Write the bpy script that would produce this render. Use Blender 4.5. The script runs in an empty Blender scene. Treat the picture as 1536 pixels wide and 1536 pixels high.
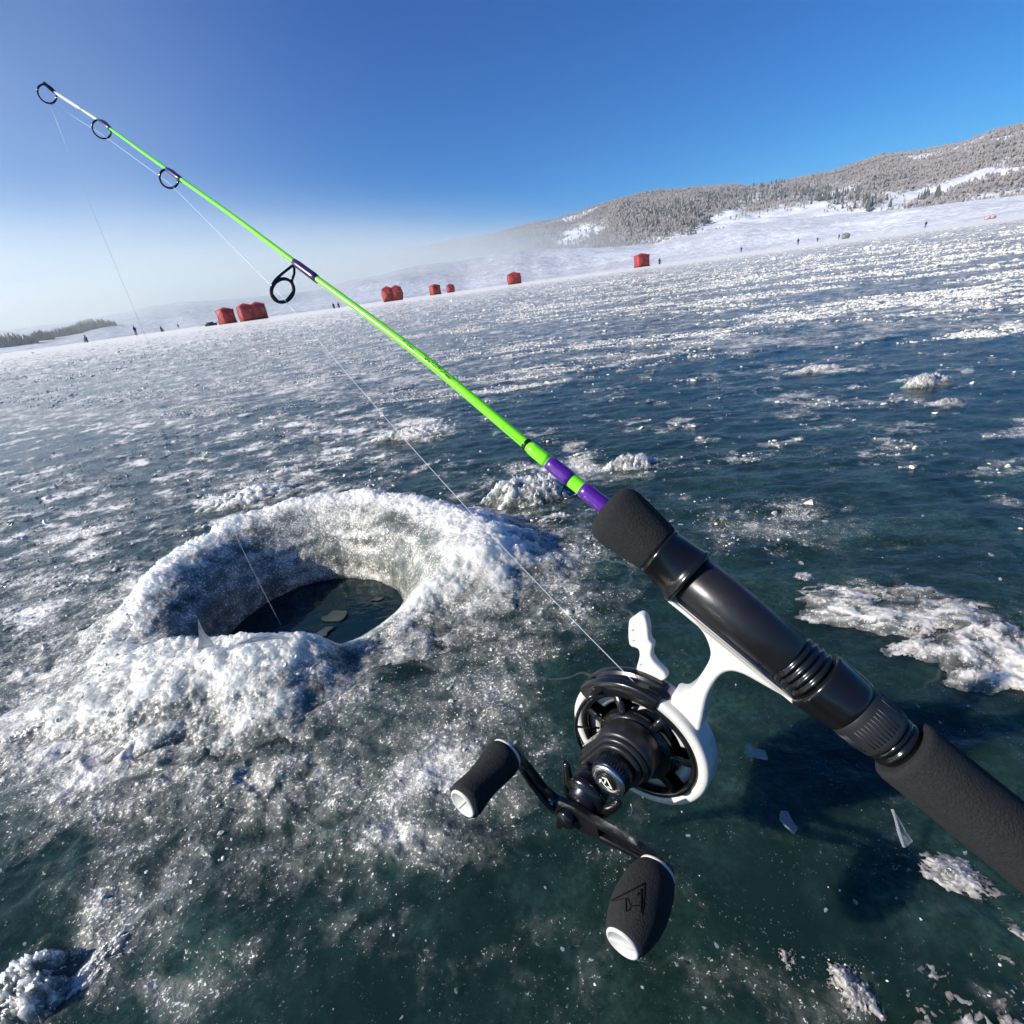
import bpy, bmesh, math, random
import numpy as np
from mathutils import Matrix, Vector
from mathutils.bvhtree import BVHTree

rnd = random.Random(7)
RNG = np.random.default_rng(11)
scene = bpy.context.scene
COL = scene.collection

# ------------------------------------------------------------------ camera
CAM_H = .26
PITCH, ROLL, FPX = math.radians(23.9), math.radians(7.74), 768.0
FW = np.array([0, math.cos(PITCH), -math.sin(PITCH)])
U0 = np.array([0, math.sin(PITCH), math.cos(PITCH)])
WX = np.array([1.0, 0, 0])
RT = math.cos(ROLL)*WX - math.sin(ROLL)*U0
UP = math.sin(ROLL)*WX + math.cos(ROLL)*U0
CAM = np.array([0, 0, CAM_H])

def ray(px, py): return (px-768)/FPX*RT - (py-768)/FPX*UP + FW
def at(px, py, z): return CAM + z*ray(px, py)
def ground(px, py, z=0.0):
    d = ray(px, py); return CAM + d*((z-CAM_H)/d[2])
def azel(px, py):
    d = ray(px, py); return math.atan2(d[0], d[1]), math.atan2(d[2], math.hypot(d[0], d[1]))
def cv(v): return v[0]*RT - v[1]*UP + v[2]*FW      # camera axes (right, down, forward) to world
def project(q):
    dq = np.asarray(q) - CAM
    z = dq @ FW
    return 768+FPX*(dq @ RT)/z, 768-FPX*(dq @ UP)/z, z

cam_d = bpy.data.cameras.new('camera'); cam = bpy.data.objects.new('camera', cam_d); COL.objects.link(cam)
M = Matrix.Identity(4)
for i in range(3):
    M[i][0], M[i][1], M[i][2], M[i][3] = RT[i], UP[i], -FW[i], CAM[i]
cam.matrix_world = M
cam_d.sensor_width = 36; cam_d.lens = 18
cam_d.clip_start = .005; cam_d.clip_end = 30000
scene.camera = cam

# ------------------------------------------------------------------ numpy noise
_perm = RNG.permutation(4096).astype(np.int64)
def _h(ix, iy, iz):
    return _perm[(_perm[(_perm[ix & 4095] + iy) & 4095] + iz) & 4095]
_g = RNG.normal(size=(4096, 3)); _g /= np.linalg.norm(_g, axis=1)[:, None]
def perlin(x, y, z=0.0):
    x, y, z = np.broadcast_arrays(np.asarray(x, float), y, z)
    xi, yi, zi = np.floor(x).astype(np.int64), np.floor(y).astype(np.int64), np.floor(z).astype(np.int64)
    xf, yf, zf = x-xi, y-yi, z-zi
    u, v, w = [t*t*t*(t*(t*6-15)+10) for t in (xf, yf, zf)]
    def gd(a, b, c):
        g = _g[_h(xi+a, yi+b, zi+c)]
        return g[..., 0]*(xf-a) + g[..., 1]*(yf-b) + g[..., 2]*(zf-c)
    l = lambda a, b, t: a + (b-a)*t
    return l(l(l(gd(0,0,0), gd(1,0,0), u), l(gd(0,1,0), gd(1,1,0), u), v),
             l(l(gd(0,0,1), gd(1,0,1), u), l(gd(0,1,1), gd(1,1,1), u), v), w)*1.5
def fbm(x, y, z=0.0, o=4, g=.5):
    s, a = 0, 1.0
    for k in range(o):
        s = s + a*perlin(np.asarray(x)*2**k+17*k, np.asarray(y)*2**k+5*k, np.asarray(z)*2**k+3*k); a *= g
    return s
def sstep(a, b, x):
    t = np.clip((x-a)/(b-a), 0, 1); return t*t*(3-2*t)

# ------------------------------------------------------------------ object helpers
def link(o, parent=None):
    COL.objects.link(o)
    if parent is not None: o.parent = parent
    return o
def tag(o, label=None, cat=None, group=None, kind=None):
    if label: o['label'] = label
    if cat: o['category'] = cat
    if group: o['group'] = group
    if kind: o['kind'] = kind
    return o
def empty(name, mat=None, loc=None):
    o = bpy.data.objects.new(name, None); link(o); o.empty_display_size = .01
    if mat is not None: o.matrix_world = mat
    if loc is not None: o.location = loc
    return o
def np_mesh(name, V, F, smooth=False):
    """V (n,3), F (m,k) arrays of one face size"""
    V = np.ascontiguousarray(V, np.float32); F = np.ascontiguousarray(F, np.int32)
    me = bpy.data.meshes.new(name); k = F.shape[1]
    me.vertices.add(len(V)); me.vertices.foreach_set('co', V.ravel())
    me.loops.add(F.size); me.loops.foreach_set('vertex_index', F.ravel())
    me.polygons.add(len(F))
    me.polygons.foreach_set('loop_start', np.arange(0, F.size, k, dtype=np.int32))
    me.polygons.foreach_set('use_smooth', np.full(len(F), smooth))
    me.update(calc_edges=True); me.validate()
    return me
def np_obj(name, V, F, mat, parent=None, smooth=False, attrs=None):
    me = np_mesh(name, V, F, smooth); me.materials.append(mat)
    for k, a in (attrs or {}).items():
        at_ = me.attributes.new(k, 'FLOAT', 'POINT'); at_.data.foreach_set('value', np.ascontiguousarray(a, np.float32))
    return link(bpy.data.objects.new(name, me), parent)
def grid_faces(nr, nc, wrap=False):
    i = np.arange(nr-1)[:, None]; j = np.arange(nc if wrap else nc-1)[None, :]
    j2 = (j+1) % nc
    return np.stack([i*nc+j, i*nc+j2, (i+1)*nc+j2, (i+1)*nc+j], -1).reshape(-1, 4)

class MB:
    """collects shapes in local metres, links them as ONE mesh"""
    def __init__(s): s.v, s.f, s.sm = [], [], []
    def add(s, V, F, smooth=True):
        b = len(s.v); s.v += [tuple(map(float, q)) for q in V]
        for q in F: s.f.append(tuple(int(i)+b for i in q)); s.sm.append(smooth)
        return s
    def tube(s, pts, rad, n=10, caps=True, flat=1.0, side=None):
        pts = [np.array(q, float) for q in pts]; m = len(pts)
        if np.isscalar(rad): rad = [rad]*m
        V, F = [], []; ref = None
        for i in range(m):
            t = pts[min(i+1, m-1)] - pts[max(i-1, 0)]; t /= np.linalg.norm(t) + 1e-12
            if side is not None: ref = np.array(side, float)
            if ref is None: ref = np.array([0, 0, 1.]) if abs(t[2]) < .9 else np.array([1., 0, 0])
            a = ref - t*(ref @ t); a /= np.linalg.norm(a) + 1e-12; b = np.cross(t, a); ref = a
            for k in range(n):
                an = 2*math.pi*k/n
                V.append(pts[i] + rad[i]*(math.cos(an)*a*flat + math.sin(an)*b))
        for i in range(m-1):
            for k in range(n):
                F.append((i*n+k, i*n+(k+1) % n, (i+1)*n+(k+1) % n, (i+1)*n+k))
        s.add(V, F, True)
        if caps:
            b = len(s.v) - len(V)
            s.f.append(tuple(b+k for k in range(n))[::-1]); s.sm.append(False)
            s.f.append(tuple(b+(m-1)*n+k for k in range(n))); s.sm.append(False)
        return s
    def lathe(s, prof, o=(0, 0, 0), ax=(0, 0, 1), n=40, a0=0, a1=2*math.pi, closed=False, smooth=True, ref=None, scale=None):
        """prof [(radius, height)]; closed = the profile is a loop"""
        o = np.array(o, float); ax = np.array(ax, float); ax /= np.linalg.norm(ax)
        r = np.array([1., 0, 0]) if abs(ax[0]) < .9 else np.array([0, 1., 0])
        if ref is not None: r = np.array(ref, float)
        a = r - ax*(r @ ax); a /= np.linalg.norm(a); b = np.cross(ax, a)
        full = abs(a1-a0-2*math.pi) < 1e-6; cols = n if full else n+1
        V = []
        for (rr, hh) in prof:
            for k in range(cols):
                an = a0+(a1-a0)*k/n; q = 1 if scale is None else scale(an, hh)
                V.append(o + rr*q*(math.cos(an)*a + math.sin(an)*b) + hh*ax)
        m = len(prof); F = []
        for i in range(m if closed else m-1):
            i2 = (i+1) % m
            for k in range(n):
                k2 = (k+1) % cols
                F.append((i*cols+k, i*cols+k2, i2*cols+k2, i2*cols+k))
        s.add(V, F, smooth)
        b0 = len(s.v)-len(V)
        if not full and closed:
            s.f.append(tuple(b0+i*cols for i in range(m))); s.sm.append(False)
            s.f.append(tuple(b0+i*cols+n for i in range(m))[::-1]); s.sm.append(False)
        return s
    def prism(s, poly, z0, z1, bev=0.0):
        """poly [(x,y)] extruded along local z, optional bevelled rim"""
        p = np.array(poly, float); n = len(p)
        area = sum(p[i][0]*p[(i+1) % n][1]-p[(i+1) % n][0]*p[i][1] for i in range(n))
        if area < 0: p = p[::-1]
        nr = []
        for i in range(n):
            e1 = p[i]-p[i-1]; e2 = p[(i+1) % n]-p[i]
            a = np.array([e1[1], -e1[0]])/(np.linalg.norm(e1)+1e-12) + np.array([e2[1], -e2[0]])/(np.linalg.norm(e2)+1e-12)
            nr.append(a/(np.linalg.norm(a)+1e-12))
        nr = np.array(nr)
        rings = [(p-nr*bev, z0), (p-nr*bev*.3, z0+bev*.3), (p, z0+bev), (p, z1-bev), (p-nr*bev*.3, z1-bev*.3), (p-nr*bev, z1)] if bev else [(p, z0), (p, z1)]
        V = [(q[0], q[1], z) for (pp, z) in rings for q in pp]; F = []
        for r in range(len(rings)-1):
            for k in range(n): F.append((r*n+k, r*n+(k+1) % n, (r+1)*n+(k+1) % n, (r+1)*n+k))
        s.add(V, F, bool(bev))
        b = len(s.v)-len(V)
        s.f.append(tuple(b+k for k in range(n))[::-1]); s.sm.append(False)
        s.f.append(tuple(b+(len(rings)-1)*n+k for k in range(n))); s.sm.append(False)
        return s
    def build(s, name, mat, parent=None, bevel=None):
        me = bpy.data.meshes.new(name); me.from_pydata(s.v, [], s.f)
        me.polygons.foreach_set('use_smooth', s.sm); me.materials.append(mat); me.update()
        bm = bmesh.new(); bm.from_mesh(me); bmesh.ops.recalc_face_normals(bm, faces=bm.faces); bm.to_mesh(me); bm.free()
        o = link(bpy.data.objects.new(name, me), parent)
        if bevel:
            b = o.modifiers.new('bevel', 'BEVEL'); b.width = bevel; b.segments = 3; b.limit_method = 'ANGLE'; b.angle_limit = math.radians(40)
        return o
def smooth_path(pts, n=8, closed=False):
    P_ = [np.array(q, float) for q in pts]; m = len(P_); out = []
    for i in range(m if closed else m-1):
        g = (lambda k: P_[k % m]) if closed else (lambda k: P_[min(max(k, 0), m-1)])
        a, b, c, d = g(i-1), g(i), g(i+1), g(i+2)
        for k in range(n):
            t = k/n
            out.append(.5*((2*b)+(c-a)*t+(2*a-5*b+4*c-d)*t*t+(3*b-a-3*c+d)*t**3))
    if not closed: out.append(P_[-1])
    return out

# ------------------------------------------------------------------ materials
def newmat(name):
    m = bpy.data.materials.new(name); m.use_nodes = True
    nt = m.node_tree; return m, nt, nt.nodes['Principled BSDF'], nt.nodes['Material Output']
def N(nt, t, **kw):
    n = nt.nodes.new(t)
    for k, v in kw.items():
        if k in n.inputs and not hasattr(n, k): n.inputs[k].default_value = v
        else: setattr(n, k, v)
    return n
def math_node(nt, op, a, b=None, c=None, clamp=False):
    n = nt.nodes.new('ShaderNodeMath'); n.operation = op; n.use_clamp = clamp
    for i, x in enumerate((a, b, c)):
        if x is None: continue
        if isinstance(x, (int, float)): n.inputs[i].default_value = x
        else: nt.links.new(x, n.inputs[i])
    return n.outputs[0]
def ramp(nt, fac, a, b, ca=0, cb=1):
    n = nt.nodes.new('ShaderNodeMapRange'); n.clamp = True; n.interpolation_type = 'SMOOTHSTEP'
    nt.links.new(fac, n.inputs['Value'])
    n.inputs['From Min'].default_value = a; n.inputs['From Max'].default_value = b
    n.inputs['To Min'].default_value = ca; n.inputs['To Max'].default_value = cb
    return n.outputs[0]
def mixcol(nt, fac, a, b):
    n = nt.nodes.new('ShaderNodeMix'); n.data_type = 'RGBA'
    for s, x in ((n.inputs[0], fac), (n.inputs[6], a), (n.inputs[7], b)):
        if isinstance(x, (tuple, list)): s.default_value = (*x, 1)
        elif isinstance(x, (int, float)): s.default_value = x
        else: nt.links.new(x, s)
    return n.outputs[2]
def noise(nt, co, scale, detail=3, rough=.55, out='Fac', dist=0):
    n = nt.nodes.new('ShaderNodeTexNoise'); n.inputs['Scale'].default_value = scale
    n.inputs['Detail'].default_value = detail; n.inputs['Roughness'].default_value = rough; n.inputs['Distortion'].default_value = dist
    nt.links.new(co, n.inputs['Vector']); return n.outputs[out]
def mapping(nt, co, scale=(1, 1, 1), rot=(0, 0, 0)):
    n = nt.nodes.new('ShaderNodeMapping'); n.inputs['Scale'].default_value = scale; n.inputs['Rotation'].default_value = rot
    nt.links.new(co, n.inputs['Vector']); return n.outputs[0]
def bump(nt, height, strength, dist, normal=None):
    n = nt.nodes.new('ShaderNodeBump'); n.inputs['Strength'].default_value = strength; n.inputs['Distance'].default_value = dist
    nt.links.new(height, n.inputs['Height'])
    if normal is not None: nt.links.new(normal, n.inputs['Normal'])
    return n.outputs[0]
def simple(name, col, rough, nscale=0, namp=.15, bscale=0, bdist=.0002, bstr=.5, metal=0, coat=0, spec=.5, rvar=0):
    m, nt, b, o = newmat(name)
    co = N(nt, 'ShaderNodeTexCoord').outputs['Object']
    b.inputs['Roughness'].default_value = rough; b.inputs['Metallic'].default_value = metal
    b.inputs['Coat Weight'].default_value = coat; b.inputs['Coat Roughness'].default_value = .06
    b.inputs['Specular IOR Level'].default_value = spec
    b.inputs['Base Color'].default_value = (*col, 1)
    if nscale:
        f = noise(nt, co, nscale, 4, .6)
        nt.links.new(mixcol(nt, f, tuple(c*(1-namp) for c in col), tuple(min(1, c*(1+namp)) for c in col)), b.inputs['Base Color'])
        if rvar: nt.links.new(ramp(nt, noise(nt, co, nscale*.6, 5, .65), .3, .7, max(.03, rough-rvar), rough+rvar), b.inputs['Roughness'])
    if bscale: nt.links.new(bump(nt, noise(nt, co, bscale, 3, .6), bstr, bdist), b.inputs['Normal'])
    return m
MAT = {}
MAT['foam'] = simple('black_foam', (.0172, .0180, .0192), .93, 900, .55, 1500, .0005, .9, spec=.25)
MAT['gloss'] = simple('black_gloss_plastic', (.006, .006, .0068), .2, 120, .3, 260, .00008, .35, spec=.5, rvar=.07)
MAT['satin'] = simple('black_satin_plastic', (.011, .011, .013), .38, 160, .3, 420, .00008, .4, rvar=.08)
MAT['rubber'] = simple('dark_rubber', (.014, .0145, .017), .55, 200, .3, 700, .0001, .5)
MAT['white'] = simple('white_plastic', (.60, .585, .545), .27, 130, .025, 240, .00005, .3, rvar=.07)
MAT['cap'] = simple('white_cap_plastic', (.55, .55, .50), .35, 150, .03, 500, .00004, .4)
MAT['green'] = simple('neon_green_blank', (.20, .86, .008), .22, 300, .05, 0, coat=.5)
MAT['purple'] = simple('purple_thread', (.075, .009, .235), .3, 500, .2, 2600, .00008, .6, coat=.6)
MAT['purple_dark'] = simple('dark_purple_thread', (.035, .012, .085), .3, 500, .3, 2600, .00008, .6, coat=.6)
MAT['tipwhite'] = simple('tip_wrap_shine_white', (.75, .76, .66), .12, 500, .1, 0, coat=1)  # shine on the clear tip epoxy painted as white; white lettering shares it
MAT['ink'] = simple('black_ink', (.006, .008, .005), .3, 300, .2)
MAT['guide'] = simple('black_guide_wire', (.008, .008, .012), .14, 300, .2, spec=.6)
MAT['silver'] = simple('brushed_silver', (.62, .62, .64), .28, 400, .12, 1200, .00004, .4, metal=1)
MAT['steel'] = simple('dark_steel', (.10, .10, .11), .25, 400, .2, metal=1)
MAT['groove'] = simple('dark_groove', (.004, .004, .004), .9, 300, .2, spec=.1)
MAT['blue_black'] = simple('blue_black_anodised', (.007, .008, .017), .3, 300, .3, metal=.5)
m, nt, b, o = newmat('monofilament'); MAT['line'] = m
b.inputs['Base Color'].default_value = (.85, .88, .9, 1); b.inputs['Roughness'].default_value = .25
tr = N(nt, 'ShaderNodeBsdfTransparent'); mx = N(nt, 'ShaderNodeMixShader'); mx.inputs[0].default_value = .62
nt.links.new(tr.outputs[0], mx.inputs[1]); nt.links.new(b.outputs[0], mx.inputs[2]); nt.links.new(mx.outputs[0], o.inputs['Surface'])
MAT['hut'] = simple('red_hut_fabric', (.33, .028, .022), .6, 2.5, .35, 6, .03, .5)
MAT['hut_far'] = simple('pink_faded_fabric', (.52, .33, .31), .65, 2.5, .2, 6, .03, .5)
MAT['hut_grey'] = simple('grey_green_fabric', (.16, .18, .16), .65, 2.5, .2, 6, .03, .5)
MAT['hut_black'] = simple('black_hut_trim', (.02, .02, .022), .6, 4, .3)
MAT['pane'] = simple('clear_hut_window', (.25, .22, .23), .15, 4, .2)
MAT['cloth'] = simple('dark_winter_clothes', (.03, .032, .04), .8, 6, .4)
MAT['skin'] = simple('face', (.45, .28, .2), .6, 20, .1)
MAT['brush'] = simple('grey_green_brush', (.15, .15, .14), .9, 1.2, .4)
MAT['conifer'] = simple('dark_conifer', (.055, .065, .06), .9, .2, .4)
MAT['aspen'] = simple('bare_aspen_twigs', (.23, .205, .19), .9, .02, .35)

# ---- ice: dark clear lake ice under white frost and slush; the point attribute frost says how much
def ice_material(name, dark, slush, bumpy=1.0, sss=.3):
    m, nt, b, o = newmat(name)
    co = N(nt, 'ShaderNodeTexCoord').outputs['Object']
    fa = N(nt, 'ShaderNodeAttribute', attribute_name='frost').outputs['Fac']
    n_f = noise(nt, co, 520, 3, .7); n_m = noise(nt, co, 70, 6, .66, dist=.4)
    n_l = noise(nt, mapping(nt, co, (26, 30, 25), (0, 0, .1)), 1, 5, .68, dist=.5); n_x = noise(nt, mapping(nt, co, (5.5, 6.5, 6), (0, 0, .1)), 1, 5, .7, dist=.4)
    var = math_node(nt, 'ADD', math_node(nt, 'ADD', math_node(nt, 'MULTIPLY', n_m, .75), math_node(nt, 'MULTIPLY', n_l, .75)), math_node(nt, 'SUBTRACT', math_node(nt, 'MULTIPLY', n_x, .6), 1.05))
    veil = ramp(nt, math_node(nt, 'ADD', fa, var), .22, .95, 0, 1.0)                       # milky translucent slush
    sp = math_node(nt, 'ADD', math_node(nt, 'ADD', n_f, math_node(nt, 'MULTIPLY', fa, .30)), math_node(nt, 'MULTIPLY', var, .45))
    speck = math_node(nt, 'MULTIPLY', ramp(nt, sp, .70, .82), ramp(nt, fa, .08, .3))                                                        # bright frost grains
    mask = math_node(nt, 'MAXIMUM', math_node(nt, 'MULTIPLY', veil, .92), speck)
    # bubbles and cracks frozen inside the clear ice
    vo = N(nt, 'ShaderNodeTexVoronoi'); vo.inputs['Scale'].default_value = 820; nt.links.new(co, vo.inputs['Vector'])
    bub = math_node(nt, 'MULTIPLY', ramp(nt, vo.outputs['Distance'], .08, .30, 1, 0), ramp(nt, noise(nt, co, 260, 2, .5), .48, .62))
    bub = math_node(nt, 'MULTIPLY', bub, ramp(nt, noise(nt, co, 38, 5, .72), .46, .66))
    milky = math_node(nt, 'MULTIPLY', ramp(nt, noise(nt, co, 13, 7, .7), .40, .72, 0, 1), ramp(nt, noise(nt, co, 240, 3, .6), .3, .65, .25, 1))
    deep = mixcol(nt, milky, dark, tuple(min(1, c*3.0+k) for c, k in zip(dark, (.010, .016, .014))))
    deep = mixcol(nt, math_node(nt, 'MULTIPLY', bub, .55), deep, (.6, .66, .68))
    wob = N(nt, 'ShaderNodeVectorMath', operation='ADD'); nt.links.new(co, wob.inputs[0])
    wsc = N(nt, 'ShaderNodeVectorMath', operation='SCALE'); nt.links.new(noise(nt, co, 7, 4, .6, 'Color'), wsc.inputs[0]); wsc.inputs['Scale'].default_value = .12; nt.links.new(wsc.outputs[0], wob.inputs[1])
    ck = N(nt, 'ShaderNodeTexVoronoi', feature='DISTANCE_TO_EDGE'); ck.inputs['Scale'].default_value = 5.5; nt.links.new(wob.outputs[0], ck.inputs['Vector'])
    crack = math_node(nt, 'MULTIPLY', ramp(nt, ck.outputs['Distance'], .0, .012, 1, 0), ramp(nt, noise(nt, co, 3.1, 3, .6), .48, .62))
    deep = mixcol(nt, math_node(nt, 'MULTIPLY', crack, .30), deep, (.5, .56, .56))
    # clear-ice BSDF: rippled glossy
    rip = noise(nt, mapping(nt, co, (22, 48, 40), (0, 0, .12)), 1, 5, .6, dist=.6)
    fine = noise(nt, co, 180, 4, .7)
    nb = bump(nt, rip, .24*bumpy, .006)
    nb = bump(nt, fine, .45*bumpy, .0016, nb)
    b.inputs['IOR'].default_value = 1.31; b.inputs['Subsurface Weight'].default_value = .95; b.inputs['Subsurface Radius'].default_value = (.7, 1, .95); b.inputs['Subsurface Scale'].default_value = .11
    nt.links.new(deep, b.inputs['Base Color']); nt.links.new(nb, b.inputs['Normal'])
    nt.links.new(ramp(nt, n_m, .35, .7, .07, .24), b.inputs['Roughness'])
    # slush BSDF
    b2 = nt.nodes.new('ShaderNodeBsdfPrincipled')
    gran = noise(nt, co, 130, 5, .68)
    v2 = N(nt, 'ShaderNodeTexVoronoi'); v2.inputs['Scale'].default_value = 260; nt.links.new(co, v2.inputs['Vector'])
    nb2 = bump(nt, gran, .9, .0026); nb2 = bump(nt, v2.outputs['Distance'], .4, .0012, nb2)
    grey = mixcol(nt, ramp(nt, noise(nt, co, 48, 6, .7), .3, .72), tuple(c*k for c, k in zip(slush, (.26, .275, .27))), tuple(c*.50 for c in slush))
    wet = ramp(nt, math_node(nt, 'ADD', fa, math_node(nt, 'MULTIPLY', var, .6)), .55, 1.0)
    tone = mixcol(nt, math_node(nt, 'MAXIMUM', math_node(nt, 'MULTIPLY', speck, .9), wet), grey, slush)
    nt.links.new(tone, b2.inputs['Base Color']); nt.links.new(nb2, b2.inputs['Normal'])
    b2.inputs['Roughness'].default_value = .3 if sss else .5; b2.inputs['Coat Weight'].default_value = .8 if sss else .2; b2.inputs['Coat Roughness'].default_value = .1; b2.inputs['Coat IOR'].default_value = 1.31
    nt.links.new(bump(nt, noise(nt, co, 210, 4, .62), 1.0, .0022), b2.inputs['Coat Normal'])
    b2.inputs['Subsurface Anisotropy'].default_value = .4; b2.inputs['IOR'].default_value = 1.31
    b2.inputs['Subsurface Weight'].default_value = sss; b2.inputs['Subsurface Radius'].default_value = (.8, 1.0, 1.15); b2.inputs['Subsurface Scale'].default_value = .022
    mx = N(nt, 'ShaderNodeMixShader'); nt.links.new(mask, mx.inputs[0])
    nt.links.new(b.outputs[0], mx.inputs[1]); nt.links.new(b2.outputs[0], mx.inputs[2]); nt.links.new(mx.outputs[0], o.inputs['Surface'])
    return m
MAT['ice'] = ice_material('clear_black_ice', (.0085, .0235, .0190), (.92, .88, .79), 1.0, 0)
MAT['slush'] = ice_material('white_slush_ice', (.035, .048, .044), (.81, .79, .72), 1.0, .85)
def crystal_material(name, col, trans, rough):
    m, nt, b, o = newmat(name)
    co = N(nt, 'ShaderNodeTexCoord').outputs['Object']
    nt.links.new(mixcol(nt, noise(nt, co, 60, 4, .6), tuple(c*.75 for c in col), col), b.inputs['Base Color'])
    b.inputs['Roughness'].default_value = rough; b.inputs['IOR'].default_value = 1.31; b.inputs['Transmission Weight'].default_value = trans
    nt.links.new(bump(nt, noise(nt, co, 220, 4, .65), .6, .002), b.inputs['Normal'])
    return m
MAT['crumb'] = crystal_material('frost_crystals', (.78, .75, .69), 0, .3)
MAT['skin_ice'] = crystal_material('thin_grey_ice', (.10, .125, .12), .3, .25)
MAT['chip'] = crystal_material('clear_ice_chips', (.86, .92, .94), .75, .12)

def water_material():
    m, nt, b, o = newmat('hole_water')
    co = N(nt, 'ShaderNodeTexCoord').outputs['Object']
    b.inputs['Base Color'].default_value = (.004, .016, .02, 1); b.inputs['Roughness'].default_value = .03; b.inputs['IOR'].default_value = 1.33
    nt.links.new(bump(nt, noise(nt, mapping(nt, co, (30, 60, 30), (0, 0, .4)), 1, 3, .5), .25, .004), b.inputs['Normal'])
    return m
MAT['water'] = water_material()

# ------------------------------------------------------------------ lake ice
HC = np.array([-.222, .437])                        # centre of the drilled hole
def patch(px, py, sx, sy, amp):
    g0 = ground(px, py)[:2]; e1 = ground(px+sx, py)[:2]-g0; e2 = ground(px, py+sy)[:2]-g0
    return g0, np.linalg.inv(np.stack([e1, e2], 1)), amp
PATCHES = [patch(*q) for q in [
    (420,1170,190,55,.30), (300,1240,140,70,.20), (170,1110,190,50,.42), (720,1180,80,45,.34), (610,1265,80,22,.42), (700,1300,70,25,.25),
    (790,1080,50,35,.26), (680,1130,60,30,.2), (330,1400,110,35,.18), (150,1440,22,60,.45), (40,1490,60,45,.6), (240,1480,45,18,.42),
    (600,1400,90,50,.20), (1470,960,90,45,.6), (1300,895,75,22,.45), (1400,1390,110,45,.32), (1275,1490,38,50,.5), (1480,1500,90,35,.45),
    (1180,1250,40,35,.22), (100,1000,150,55,.42), (60,880,110,45,.3), (130,780,120,25,.22), (800,715,60,26,.5), (640,640,60,13,.4),
    (380,735,75,22,.5), (960,700,100,16,.28), (1000,640,90,12,.25), (1250,680,240,18,.26), (1120,770,140,26,.26), (1390,572,40,8,.6),
    (1230,553,40,6,.45), (1420,604,30,5,.45), (1150,800,80,15,.25), (860,930,80,50,.2), (940,870,70,30,.22), (800,900,90,60,.35),
    (1220,820,60,10,.25), (560,690,60,10,.3), (60,720,100,12,.3), (1480,1130,80,25,.2), (900,1240,60,30,.12), (130,640,140,8,.3), (1350,1260,25,50,.35),
    (480,1290,120,40,.18), (1100,1450,120,30,.12), (200,1330,140,40,.22), (440,640,80,10,.25), (830,660,60,10,.3), (1100,590,80,8,.2)]]
_edge = np.array([azel(*q)[0] for q in [(-400,680),(0,640),(300,622),(560,602),(750,585),(900,560),(1100,530),(1300,515),(1536,498),(1900,470)]])
_edr = np.array([np.hypot(*ground(*q)[:2]) for q in [(-400,680),(0,640),(300,622),(560,602),(750,585),(900,560),(1100,530),(1300,515),(1536,498),(1900,470)]])
def frost_field(x, y):
    r = np.hypot(x, y); az = np.arctan2(x, y)
    edge = np.interp(az, _edge, _edr)*(1+.10*fbm(az*9, r*1.5, 2.2, 4))
    near = .16 + .24*fbm(x*9, y*9, .5, 5) + .07*fbm(x*40, y*40, 1.5, 3)
    near = near - .13*sstep(-.06, .2, x-.06)*sstep(.7, .2, r)
    band = .06 + .85*np.clip(fbm(x*12+3, y*16, 4.5, 5, .66)-.10, 0, .55)
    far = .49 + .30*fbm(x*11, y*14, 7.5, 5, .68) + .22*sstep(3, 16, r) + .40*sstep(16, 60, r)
    far = far + .13*sstep(.15, -.5, az)*sstep(.9, 2.2, r)
    band = band + (.27+.32*fbm(x*26, y*30, 6.5, 5, .68))*sstep(.02, -.30, az) + .10*sstep(.75, .45, r)
    f = near + (band-near)*sstep(.42, .75, r)
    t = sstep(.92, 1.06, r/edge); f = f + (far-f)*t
    add = 0
    for g0, J, amp in PATCHES:
        dx, dy = x-g0[0], y-g0[1]
        u = J[0, 0]*dx+J[0, 1]*dy; v = J[1, 0]*dx+J[1, 1]*dy
        w = .35*perlin(x*22, y*22, amp*9)
        add = add + amp*np.exp(-.5*(u*u+v*v))*(1+w)
    # slush trodden out around the collar
    rh = np.hypot(x-HC[0], y-HC[1])
    add = add*.68 + .32*sstep(.34, .17, rh)*(.8+.6*fbm(x*14, y*14, 8.1, 3))
    return f + add, add, t
def ice_height(x, y, add, t):
    z = .0022*fbm(x*7, y*16, 1.1, 4) + .0010*fbm(x*30, y*44, 2.1, 3)
    rid = 1-np.abs(fbm(x*26, y*34, 3.3, 4))
    z = z + np.clip(add, 0, .8)*.011*np.clip(rid-.35, 0, 1) + t*.006*np.clip(1-np.abs(fbm(x*7, y*16, 5.3, 4))-.45, 0, 1)
    rh = np.hypot(x-HC[0], y-HC[1])
    return z - .004*sstep(.17, .13, rh)
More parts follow.
